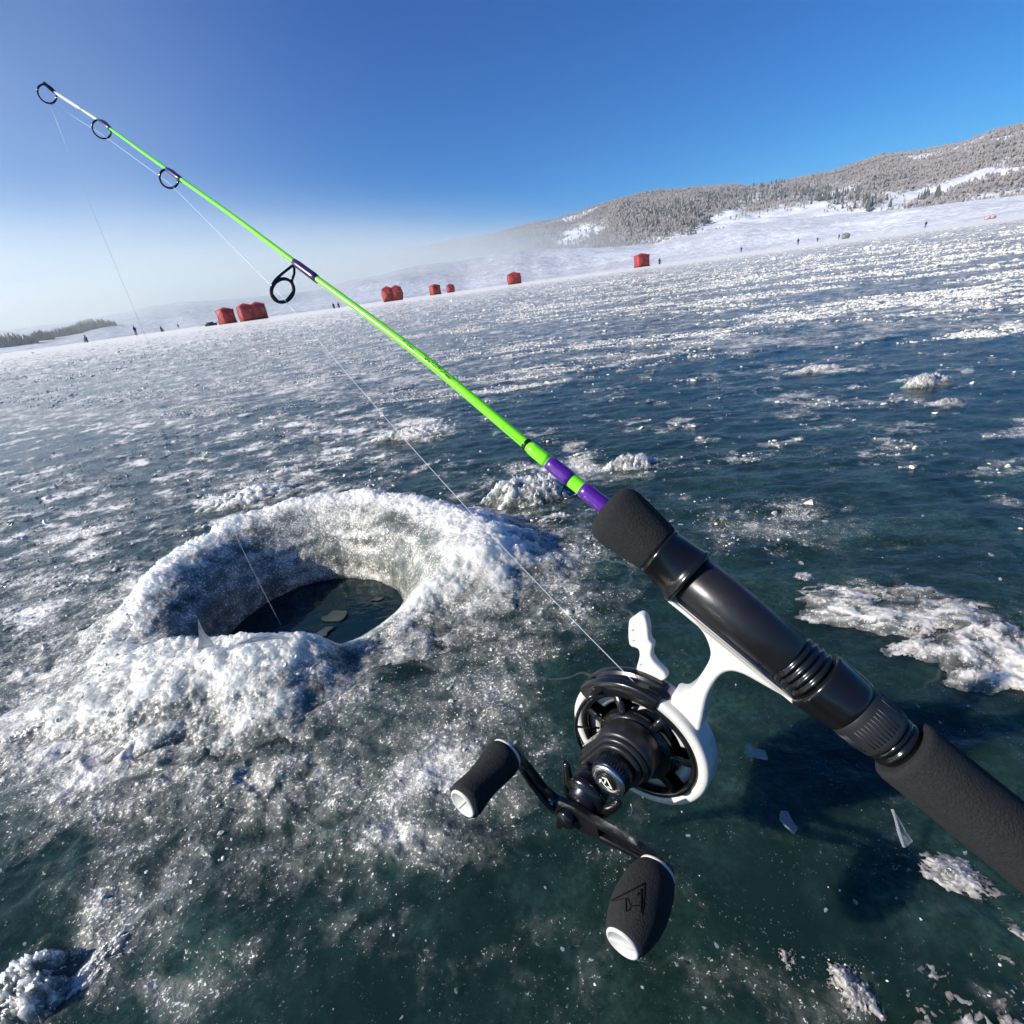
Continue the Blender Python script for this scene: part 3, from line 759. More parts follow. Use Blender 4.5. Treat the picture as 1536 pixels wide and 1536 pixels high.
for k in range(4):
    t0 = 77.2+k*2.45; th_ += [(t0, 8.1), (t0+.35, 8.9), (t0+.9, 9.15), (t0+1.4, 8.9), (t0+1.75, 8.1)]
th_ += [(87.5, 8.1)]
turned('screw_thread', MAT['gloss'], th_)
turned('rear_hood', MAT['gloss'], [(86.8, 7.5), (86.8, 10.0), (87.2, 10.5), (88, 10.6), (98, 10.1), (99.5, 9.9), (99.9, 9.6), (99.9, 8)], scale=lambda an, hh: 1+.10*sstep(-.099, -.087, hh)*max(0, math.cos(an))**2)
lk = MB(); lkp = [(99.7, 8.2), (99.7, 9.3), (100.3, 9.5), (101.8, 9.55), (110.2, 9.1), (111.6, 8.9), (112, 8.5), (112, 7.4)]
lk.lathe([(r*.001, -t*.001) for t, r in lkp], (0, 0, 0), (1, 0, 0), 60, ref=(0, 1, 0))
lock_o = lk.build('lock_nut', MAT['rubber'], rod)
rb = MB()
for k in range(44):
    a = 2*math.pi*k/44
    if k % 11 > 8: continue
    rb.tube([(-.1025, .00942*math.cos(a), .00942*math.sin(a)), (-.1098, .00902*math.cos(a), .00902*math.sin(a))], .00028, 6)
rb.build('grip_ribs', MAT['rubber'], lock_o)
nk = [(111.8, 7.3)]
for k in range(2):
    t0 = 112.3+k*2.4; nk += [(t0, 7.9), (t0+.4, 8.35), (t0+1.2, 8.35), (t0+1.6, 7.8), (t0+2.0, 7.6)]
nk += [(118.5, 7.6)]
turned('neck_rings', MAT['gloss'], nk)
turned('rear_grip', MAT['foam'], [(117.6, 7), (117.2, 9.0), (117.3, 10.2), (118.0, 10.9), (119.4, 11.15), (130, 10.8), (160, 10.5), (220, 10.4), (285, 10.6), (296, 10.3), (300, 8.5), (301, 0.01)])
# screw recess marks on the seat
mk = MB(); mk.lathe([(.0007, 0), (.0009, .00012), (.0011, 0)], (-.0715, .0086*math.cos(.95), .0087*math.sin(.95)), (0, math.cos(.95), math.sin(.95)), 16)
mk.build('recess', MAT['gloss'], seat_o)

# ------------------------------------------------------------------ inline reel; local mm, z towards the handle
def RL(px, py, c):
    r = np.array([(px-768)/768, (py-768)/768, 1.]); t = (c/1000+C_ @ wv)/(r @ wv); v = t*r-C_
    return np.array([v @ -ub, v @ dv])*1000
def mm(*q): return tuple(x*.001 for x in q)
reel = empty('fishing_reel', REEL_M)
tag(reel, 'white and black inline ice fishing reel clamped under the rod seat', 'fishing reel')
R0 = 31.6
# white open-faced frame: ring with chamfered lip and dished back; the black cover takes the place of the ring at the front top
cov0, cov1 = math.radians(-77), math.radians(-2)
body = MB()
prof_ring = [(R0-4.2, 0), (R0-1.2, 0), (R0-.3, -.7), (R0, -1.8), (R0+.2, -6), (R0+.1, -11), (R0-.9, -13), (R0-3, -14.2), (R0-3.6, -13.6), (R0-3.4, -12), (R0-3.4, -4), (R0-4.4, -1.2)]
body.lathe([mm(r, z) for r, z in prof_ring], (0, 0, 0), (0, 0, 1), 100, a0=cov1, a1=cov0+2*math.pi, closed=True, ref=(1, 0, 0))
prof_low = [(R0-.8, -10.8), (R0+.1, -11.3), (R0-.9, -13), (R0-3, -14.2), (R0-3.6, -13.6), (R0-3.4, -11)]
body.lathe([mm(r, z) for r, z in prof_low], (0, 0, 0), (0, 0, 1), 40, a0=cov0-.02, a1=cov1+.02, closed=True, ref=(1, 0, 0))
body.lathe([mm(r, z) for r, z in [(.1, -13.3), (20, -13.3), (R0-3.2, -13.3), (R0-2.8, -14.4), (20, -16.4), (.1, -17)]], (0, 0, 0), (0, 0, 1), 80, ref=(1, 0, 0))
body_o = body.build('reel_frame', MAT['white'], reel)
# stem and foot
olp = [(1004, 899), (1006, 907), (1022, 918), (1040, 935), (1054, 952), (1062, 970), (1064, 986), (1058, 1002), (1048, 1018), (1039, 1032), (1031, 1040), (1020, 1046), (1006, 1046),
       (1010, 1070), (1045, 1098), (1052, 1086), (1056, 1066), (1061, 1046), (1070, 1028), (1082, 1014), (1097, 1009), (1116, 1014), (1140, 1027), (1165, 1041), (1186, 1053), (1188, 1049), (1100, 975)]
ol = [tuple(RL(*q, -3.2)) for q in olp]
st = MB(); st.prism([mm(*q) for q in [tuple(p_) for p_ in smooth_path(ol, 4, True)]], mm(-13)[0], mm(-3.2)[0], .0013)
st.build('reel_stem', MAT['white'], reel)
ft = MB(); ft.lathe([mm(8.95, -21), mm(9.0, -20), mm(10.0, -20), mm(10.2, 28), mm(9.0, 29.5), mm(8.95, 30)], (0, -REEL_L, -REEL_OFF), (1, 0, 0), 20, a0=-.62, a1=.62, ref=(0, 1, 0))
ft.build('reel_foot', MAT['white'], reel)
# black slotted cover at the front top of the ring
cv_ = MB()
cp = [(R0-5, 1.4), (R0-1.2, 1.6), (R0+.8, .8), (R0+1.5, -.8), (R0+1.5, -2.2), (R0+.5, -2.8), (R0-.2, -3.2), (R0-.2, -5.6), (R0+.5, -6.2), (R0+1.5, -6.8), (R0+1.7, -8.4), (R0+1.2, -10.4), (R0-.6, -11), (R0-3.3, -10.6), (R0-3.3, -2), (R0-5, -.4)]
cv_.lathe([mm(r, z) for r, z in cp], (0, 0, 0), (0, 0, 1), 44, a0=cov0+.012, a1=cov1-.012, closed=True, ref=(1, 0, 0))
for aa in (cov0+.06, cov1-.06):
    c_, s_ = math.cos(aa), math.sin(aa)
    cv_.tube([mm(c_*(R0-4), s_*(R0-4), -4.6), mm(c_*(R0+1.0), s_*(R0+1.0), -4.6)], [.0049, .0047], 16, flat=.5)
cv_.build('line_cover', MAT['gloss'], reel, bevel=.0003)
# trigger lever
lev = MB(); lo = [tuple(RL(*q, -10)) for q in [(954, 1006), (959, 985), (957, 973), (944, 966), (943, 934), (949, 927), (959, 921), (968, 926), (972, 940), (974, 960), (979, 968), (977, 983), (984, 996), (1000, 1014), (990, 1022), (958, 1020)]]
lev.prism([mm(*p_) for p_ in smooth_path(lo, 3, True)], mm(-13.5)[0], mm(-9.5)[0], .0008)
lev_o = lev.build('trigger_lever', MAT['white'], reel)
ld = MB()
for q in ((948, 944), (949, 960), (960, 996)):
    p_ = RL(*q, -9.4); ld.lathe([mm(.05, .15), mm(.7, .15), mm(.75, 0), mm(.9, -.1)], mm(p_[0], p_[1], -9.5), (0, 0, 1), 14)
ld.build('rivet', MAT['cap'], lev_o)
# spool: black rim and six spokes over the white dished back
sp = MB()
rs = R0-4.6
sp.lathe([mm(r, z) for r, z in [(rs-2.4, .2), (rs-.6, .6), (rs, 0), (rs, -2), (rs-2.2, -2.4), (rs-3, -1)]], (0, 0, 0), (0, 0, 1), 96, closed=True)
sp.lathe([mm(r, z) for r, z in [(rs-1, -6), (rs-1, -11), (12, -11), (12, -12), (rs, -12), (rs, -6)]], (0, 0, 0), (0, 0, 1), 72)
for k in range(7):
    a = 2*math.pi*k/7+.25; c_, s_ = math.cos(a), math.sin(a)
    sp.tube([mm(10*c_, 10*s_, 1.6), mm(18*c_, 18*s_, -.2), mm((rs-1.5)*c_, (rs-1.5)*s_, -.9)], [.0030, .0019, .0022], 10, flat=.55, side=(0, 0, 1))
sp.lathe([mm(r, z) for r, z in [(.1, 4), (10, 4), (15, 2.4), (17.0, .5), (17.3, -3), (14, -5)]], (0, 0, 0), (0, 0, 1), 64)
sp_o = sp.build('spool', MAT['gloss'], reel)
# pale bearing ring pieces seen through the spool windows
wd = MB()
for k in range(7):
    a = 2*math.pi*(k+.5)/7+.25
    wd.lathe([mm(r, z) for r, z in [(19.4, -4.2), (rs-2.3, -3.4), (rs-2.3, -5), (19.4, -5.6)]], (0, 0, 0), (0, 0, 1), 10, a0=a-.26, a1=a+.26, closed=True)
wd.build('line_spool_flange', MAT['cap'], sp_o)
# wire line guard standing in front of the rim
wg = MB(); wp = [mm(*RL(*q, c), c) for q, c in [((902, 1040), 2), ((893, 1042), 5), ((880, 1050), 7), ((869, 1066), 8), ((864, 1085), 8), ((866, 1104), 8), ((872, 1119), 6), ((884, 1130), 3)]]
wg.tube(smooth_path(wp, 6), .00085, 10)
wg.tube([mm(*RL(864, 1090, 8), 8), mm(*RL(899, 1092, 1), 1)], .0005, 8)
wg.build('wire_guard', MAT['guide'], reel)
# small bolts round the hub that catch the light
bt = MB()
for k in range(5):
    a = -2.6+k*.55; bt.lathe([mm(.05, 1.1), mm(.8, 1.0), mm(1.1, 0)], mm(15.6*math.cos(a), 15.6*math.sin(a), -.2), (0, 0, 1), 12)
bt.build('bolt', MAT['steel'], reel)
# gear housing: stepped pear shape round main axis and handle shaft
HX, HY = 3.2, 14.5
def pear(r1, r2, k=26):
    """outline round circles (2,-4; r1) and (HX,HY; r2)"""
    c1, c2 = np.array([2., -4.]), np.array([HX, HY]); dvec = c2-c1; L_ = np.linalg.norm(dvec); base = math.atan2(dvec[1], dvec[0]); al = math.acos((r1-r2)/L_)
    p_ = [c1+r1*np.array([math.cos(base+t), math.sin(base+t)]) for t in np.linspace(al, 2*math.pi-al, k)]
    p_ += [c2+r2*np.array([math.cos(base+t), math.sin(base+t)]) for t in np.linspace(-al, al, k)]
    return [mm(*q) for q in p_]
hs = MB()
for r1, r2, z0, z1, bv in ((12.6, 11.6, 2.2, 13.0, .0012), (11.4, 10.4, 12.6, 15.2, .0009), (9.9, 8.9, 14.8, 17.2, .0009)):
    hs.prism(pear(r1, r2), z0*.001, z1*.001, bv)
hs_o = hs.build('gear_housing', MAT['satin'], reel)
def text_mesh(s, size, depth, name, mat, parent):
    cu = bpy.data.curves.new(name, 'FONT'); cu.body = s; cu.size = size; cu.extrude = depth; cu.align_x = 'CENTER'; cu.align_y = 'CENTER'
    to = bpy.data.objects.new(name, cu); COL.objects.link(to)
    me = bpy.data.meshes.new_from_object(to.evaluated_get(bpy.context.evaluated_depsgraph_get()))
    bpy.data.objects.remove(to); me.name = name; me.materials.clear(); me.materials.append(mat)
    return link(bpy.data.objects.new(name, me), parent)
# lettering on the flat flank of the housing that faces the tip
e1 = np.array([HX, HY])-np.array([2., -4.]); e1 /= np.linalg.norm(e1); nrm = np.array([e1[1], -e1[0]])
tx = text_mesh('DESCENT', .0052, .00006, 'lettering', MAT['tipwhite'], hs_o)
mid = np.array([2.6, 5.2])+nrm*12.22
mt = Matrix.Identity(4); xa = np.array([-e1[0], -e1[1], 0]); za = np.array([nrm[0], nrm[1], 0]); ya = np.cross(za, xa)
for i in range(3):
    mt[i][0], mt[i][1], mt[i][2] = xa[i], ya[i], za[i]
mt[0][3], mt[1][3], mt[2][3] = mid[0]*.001, mid[1]*.001, .0082
tx.matrix_local = mt
# knurled drag knob with silver emblem cap
kc = np.array([2.2, -4.0])
kn = MB(); kn.lathe([mm(r, z) for r, z in [(7.6, 17), (7.9, 17.4), (7.9, 24.2), (7.5, 24.8), (5, 25)]], mm(kc[0], kc[1], 0), (0, 0, 1), 60)
for k in range(40):
    a = 2*math.pi*k/40; kn.tube([mm(kc[0]+7.85*math.cos(a), kc[1]+7.85*math.sin(a), 18), mm(kc[0]+7.85*math.cos(a), kc[1]+7.85*math.sin(a), 24)], .00026, 6)
kn_o = kn.build('drag_knob', MAT['blue_black'], reel)
MB().lathe([mm(r, z) for r, z in [(7.2, 24.6), (7.2, 25.2), (6.9, 25.7), (4.4, 26.0), (4.2, 25.8), (.05, 25.8)]], mm(kc[0], kc[1], 0), (0, 0, 1), 56).build('cap', MAT['silver'], kn_o)
em = MB(); em.lathe([mm(.05, 25.86), mm(4.1, 25.86), mm(4.15, 25.8)], mm(kc[0], kc[1], 0), (0, 0, 1), 48)
em.build('emblem_disc', MAT['ink'], kn_o)
Z2 = lambda q: RL(860+q[0]/11.82, 1090+q[1]/11.82, 25.95)
el = MB(); lc = RL(911.4, 1168.6, 25.95)
def strokes(mb, lists, conv, width, z, shift=(0, 0)):
    for ln in lists:
        pts = [conv(q)+np.array(shift) for q in ln]
        for a_, b_ in zip(pts[:-1], pts[1:]):
            t_ = (b_-a_)/np.linalg.norm(b_-a_); n_ = np.array([-t_[1], t_[0]])*width/2; a2, b2 = a_-t_*width*.2, b_+t_*width*.2
            mb.prism([mm(*(a2+n_)), mm(*(b2+n_)), mm(*(b2-n_)), mm(*(a2-n_))], z*.001, (z+.05)*.001)
strokes(el, [[(470, 880), (520, 930), (560, 985), (660, 1085)], [(520, 850), (600, 880), (690, 1050)], [(590, 860), (560, 950)], [(690, 1050), (620, 1010)], [(470, 930), (500, 880)]], Z2, .62, 25.9, kc-lc)
el.build('emblem', MAT['tipwhite'], kn_o)
# handle shaft, star drag with one long curved spoke, crank arm, nut, knobs
hd = MB()
hd.lathe([mm(r, z) for r, z in [(7.6, 16.8), (7.8, 18), (7.2, 19), (7.9, 20), (8.4, 21), (8.6, 25), (8.0, 26), (6.5, 27), (5.5, 31), (.1, 31)]], mm(HX, HY, 0), (0, 0, 1), 48)
hd_o = hd.build('handle_shaft', MAT['blue_black'], reel)
sd = MB()
for q0, q1, q2 in (((862, 1192), (853, 1172), (849, 1144)), ((880, 1215), (905, 1217), (930, 1203)), ((866, 1210), (845, 1225), (838, 1240))):
    sd.tube(smooth_path([mm(HX, HY, 27.5), mm(*RL(*q0, 27.5), 27.5), mm(*RL(*q1, 27), 27), mm(*RL(*q2, 26.2), 26.2)], 5), np.interp(np.linspace(0, 1, 16), [0, .5, 1], [.0044, .0034, .0015]), 10, flat=.6, side=(0, 0, 1))
sd.lathe([mm(.1, 25.4), mm(9.4, 25.4), mm(9.8, 26.4), mm(9.0, 28.6), mm(.1, 29)], mm(HX, HY, 0), (0, 0, 1), 44)
sd.build('star_drag', MAT['gloss'], reel)
# crank arm: swept flat bar with two long slots, bent down at its ends
HZ = 33.0
armpx = [(770, 1131), (790, 1155), (811, 1184), (836, 1209), (866, 1226), (900, 1245), (934, 1263), (967, 1282), (994, 1304)]
arm_c = [35.6, 34.6, 33.6, 33, 33, 33, 33.6, 34.8, 36.0]
arm_pts = [np.array([*RL(*q, c), c]) for q, c in zip(armpx, arm_c)]
arm_path = smooth_path(arm_pts, 8); na = len(arm_path)
wid = np.interp(np.linspace(0, 1, na), [0, .1, .25, .42, .5, .6, .8, .93, 1], [3.2, 3.4, 3.8, 6.2, 6.6, 5.4, 3.8, 3.6, 3.2])
am = MB(); thick = 1.5; V, F = [], []
tang = [arm_path[min(i+1, na-1)]-arm_path[max(i-1, 0)] for i in range(na)]
NS = []
for i in range(na):
    t_ = tang[i][:2]/np.linalg.norm(tang[i][:2]); NS.append(np.array([-t_[1], t_[0], 0]))
sl = lambda i: (.10 < i/(na-1) < .36) or (.62 < i/(na-1) < .90)
def bar(i0, i1, o0, o1):
    """solid strip of the arm between side offsets o0..o1 (fractions of the half width)"""
    b_ = MB(); vs = []
    for i in range(i0, i1+1):
        for o_, dz in ((o0, -thick), (o0, thick*.6), (o0*.86+o1*.14, thick), (o1*.86+o0*.14, thick), (o1, thick*.6), (o1, -thick)):
            p_ = arm_path[i]+NS[i]*o_*wid[i]; vs.append(mm(p_[0], p_[1], p_[2]+dz))
    m_ = i1-i0+1; fs = [(r*6+k, r*6+(k+1) % 6, (r+1)*6+(k+1) % 6, (r+1)*6+k) for r in range(m_-1) for k in range(6)]
    am.add(vs, fs, False); b = len(am.v)-len(vs)
    am.f += [tuple(b+k for k in range(6)), tuple(b+(m_-1)*6+k for k in range(6))[::-1]]; am.sm += [False, False]
runs = []; i = 0
while i < na-1:
    j = i
    while j < na-1 and sl(j) == sl(i): j += 1
    runs.append((i, j, sl(i))); i = j
for i0, i1, s_ in runs:
    if s_: bar(i0, i1, -1, -.42); bar(i0, i1, .42, 1)
    else: bar(i0, i1, -1, 1)
for e in (0, -1):
    am.lathe([mm(.1, -1.7), mm(3.4, -1.7), mm(4.0, -.8), mm(4.0, .8), mm(3.0, 1.6), mm(.1, 1.6)], mm(*arm_path[e]), (0, 0, 1), 26)
arm_o = am.build('handle_arm', MAT['gloss'], reel)
nu = MB(); nc = arm_path[na//2-1]; nc = np.array([*RL(848, 1231, 37), 36])
nu.lathe([mm(r, z) for r, z in [(4.6, -3), (4.6, -1.6)]], mm(*nc), (0, 0, 1), 6, smooth=False)
nu.lathe([mm(r, z) for r, z in [(4.2, -2), (4.2, 1.0), (3.9, 1.6), (.1, 2.2)]], mm(*nc), (0, 0, 1), 28)
nu.build('dome_nut', MAT['gloss'], arm_o)
sc_ = np.array([*RL(827, 1203, 35), 34.6]); ss = MB(); ss.lathe([mm(1.7, -.8), mm(1.7, .5), mm(1.3, .9), mm(.9, .9), mm(.8, .3), mm(.05, .3)], mm(*sc_), (0, 0, 1), 20)
ss.build('lock_screw', MAT['steel'], arm_o)
def knob(pos, prof, capr, logo=None, spin=0, flat=None):
    o_ = mm(*pos)
    k_ = MB(); k_.lathe([mm(r, z) for r, z in prof], o_, (0, 0, 1), 56, ref=(math.cos(spin), math.sin(spin), 0), scale=flat)
    ko = k_.build('handle_knob', MAT['foam'], reel)
    MB().lathe([mm(r, z) for r, z in [(3.0, -.2), (prof[0][0]+.25, -.1), (prof[0][0]+.5, .5), (prof[0][0]+.3, 1.3), (prof[0][0]-.4, 1.5)]], o_, (0, 0, 1), 44).build('washer', MAT['white'], ko)
    zt = prof[-1][1]
    c_ = MB(); c_.lathe([mm(r, z) for r, z in [(capr, zt-1.2), (capr+.05, zt+.2), (capr-.35, zt+.75), (capr-.9, zt+.75), (capr-1.15, zt+.25), (.05, zt+.25)]], o_, (0, 0, 1), 48)
    a = spin+.35
    c_.tube([mm(pos[0]-(capr-1)*math.cos(a), pos[1]-(capr-1)*math.sin(a), pos[2]+zt+.3), mm(pos[0]+(capr-1)*math.cos(a), pos[1]+(capr-1)*math.sin(a), pos[2]+zt+.3)], .00055, 8, flat=.7, side=(0, 0, 1))
    c_.build('knob_cap', MAT['cap'], ko)
    return ko
pl = [*RL(763, 1127, 35.5), 36.6]; pr = [*RL(988, 1301, 36), 37.0]
knob(pl, [(7.0, .6), (7.9, 2.0), (8.1, 4.5), (7.6, 9), (7.0, 14), (6.8, 18), (7.1, 22), (7.6, 25.4), (7.3, 27.6), (5.6, 28.2)], 6.1, spin=1.2)
ko = knob(pr, [(6.2, .6), (7.3, 2.0), (8.6, 6), (9.3, 11), (9.5, 15), (9.2, 19), (8.2, 23), (6.9, 26.4), (6.3, 27.4), (5.6, 27.8)], 5.8, spin=.6)
# moulded chevron mark on the fat knob: grooves laid on its skin
mesh = ko.data; bv = BVHTree.FromPolygons([v.co[:] for v in mesh.vertices], [p_.vertices[:] for p_ in mesh.polygons])
inv = REEL_M.inverted(); oc = inv @ Vector(CAM)
def skin_hit(px, py):
    d_ = (inv.to_3x3() @ Vector(ray(px, py))).normalized(); h_ = bv.ray_cast(oc, d_)
    return None if h_[0] is None else np.array(h_[0])
gm = MB()
for ln, w_ in (([(225, 605), (480, 475), (745, 335)], .00030), ([(225, 607), (420, 560), (470, 545)], .00012), ([(745, 335), (732, 560), (708, 800)], .00022), ([(690, 420), (688, 640), (690, 760)], .00034), ([(470, 560), (475, 745)], .0003), ([(490, 545), (545, 660), (670, 655)], .00022), ([(650, 470), (640, 505), (668, 480)], .0003), ([(475, 740), (530, 715), (545, 660)], .00018)):
    pts = []
    for (a_, b_) in zip(ln[:-1], ln[1:]):
        for k in range(6):
            t = k/6; h_ = skin_hit(890+(a_[0]*(1-t)+b_[0]*t)/9.6, 1290+(a_[1]*(1-t)+b_[1]*t)/9.6)
            if h_ is not None: pts.append(h_)
    h_ = skin_hit(890+ln[-1][0]/9.6, 1290+ln[-1][1]/9.6)
    if h_ is not None: pts.append(h_)
    if len(pts) > 2: gm.tube(pts, w_, 6)
if gm.v: gm.build('moulded_mark', MAT['groove'], ko)
# loose curl of line under the frame
lc_ = MB(); lc_.tube(smooth_path([mm(*RL(946, 1206, -2), -2), mm(*RL(948, 1214, 0), 0), mm(*RL(946, 1222, 2), 2), mm(*RL(943, 1223, 3), 3)], 5), .00022, 6)
lc_.build('line_tag', MAT['tipwhite'], reel)

# ------------------------------------------------------------------ line: reel slot > guides > tip > water
def loc_w(p_, O_): return O_ + AX @ np.asarray(p_)
slot = loc_w(np.array([*RL(965, 1037, -3), -3])*.001, REEL_O)
gpt = loc_w(g1[0]+np.array([0, g1[1]*.55, 0]), ROD_O)
pts = [slot]
for k in range(1, 24):
    t = k/24; pts.append(slot*(1-t)+gpt*t+np.array([0, 0, -.006*4*t*(1-t)]))
pts += [gpt, loc_w(g2[0]+np.array([0, g2[1]*.5, 0]), ROD_O), loc_w(g3[0]+np.array([0, g3[1]*.6, 0]), ROD_O)]
tipw = loc_w(ctr_tip+np.array([0, Rt*.75, 0]), ROD_O); pts.append(tipw)
ent = ground(421, 937, -.034)
for k in range(1, 30):
    t = k/30; pts.append(tipw*(1-t)+ent*t + np.array([-.006, 0, -.004])*4*t*(1-t))
pts += [ent, ent+np.array([0, 0, -.05])]
lo_ = MB().tube(pts, .00014, 6).build('fishing_line', MAT['line'])
tag(lo_, 'thin clear fishing line from the reel through the guides down into the hole', 'fishing line')

# ------------------------------------------------------------------ far shore and hills
def sil(tab):
    a = np.array([azel(*q) for q in tab]); return a[:, 0], a[:, 1]
b_az, b_el = sil([(-900,590),(-500,560),(-200,525),(0,500),(60,492),(120,484),(170,474),(215,465),(270,456),(320,452),(400,446),(470,437),(520,424),(600,406),(700,390),(780,378),(900,373),(980,368),(1040,354),(1100,341),(1200,331),(1300,320),(1400,311),(1536,296),(1700,280),(2100,250)])
m_az, m_el = sil([(-900,560),(0,470),(200,448),(400,425),(520,405),(600,390),(680,372),(760,356),(830,340),(880,322),(930,305),(990,292),(1050,285),(1120,288),(1180,280),(1230,270),(1280,255),(1320,243),(1380,236),(1440,225),(1490,210),(1536,203),(1700,182),(1900,190),(2300,170)])
def dist_shore(az): return 236 + 30*np.sin(az*3+1) + 18*fbm(az*6, 0*az, 4.2, 3)
R_B, R_M0, R_M = 430.0, 620.0, 1500.0
def terrain_z(az, r):
    x, y = r*np.sin(az), r*np.cos(az)
    sh = dist_shore(az)
    hb = np.tan(np.interp(az, b_az, b_el))*R_B + CAM_H
    z = hb*sstep(0, 1, (r-sh)/(R_B-sh))**.75
    z = z + .35*sstep(sh-2, sh+6, r) - .5*(r < sh-6)
    z = z + (1.3*fbm(x/55, y/55, 1.2, 4)+.35*fbm(x/9, y/9, 2.2, 3))*sstep(sh, sh+70, r)*sstep(R_B+200, R_B-60, r)
    hm = np.tan(np.interp(az, m_az, m_el))*R_M + CAM_H
    t = np.clip((r-R_M0)/(R_M-R_M0), 0, 1)
    ridge = fbm(x/330+.3*y/330, y/520, 7.7, 5)
    gul = 1-np.abs(fbm(x/170, y/300, 3.9, 4))
    mz = (hm-hb)*(t*t*(3-2*t))**.9 + t*(1-t)*4*(30*ridge + 26*(gul-.6))*np.clip(hm/160, .2, 1)
    back = sstep(R_M, R_M+900, r)
    z = z + np.where(r > R_M0, np.maximum(mz, 0), 0)*(1-.8*back) + (t > .9)*3*fbm(x/40, y/40, 5.5, 3)
    return z
def woods_mask(x, y, z, px, py):
    """where bare woods stand on the mountain; snow lies open in the gullies and on the lower aprons"""
    f = .68 + .55*fbm(x/150, y/260, 9.1, 5)
    for cx, cy, sx, sy, rot, am in ((1185, 340, 110, 17, -.12, 1.3), (1365, 300, 55, 5, -.32, .9), (1480, 262, 60, 4, -.25, .7), (1460, 304, 90, 6, -.2, .6), (1100, 318, 60, 6, -.55, .7), (860, 352, 20, 7, -.2, .6), (1500, 245, 25, 5, -.4, .6), (1240, 300, 40, 5, -.5, .5), (1020, 300, 60, 10, -.1, -.4), (1010, 330, 60, 20, 0, -.5)):
        c_, s_ = math.cos(rot), math.sin(rot); u = ((px-cx)*c_+(py-cy)*s_)/sx; v = (-(px-cx)*s_+(py-cy)*c_)/sy
        f = f - am*np.exp(-.5*(u*u+v*v))
    return f
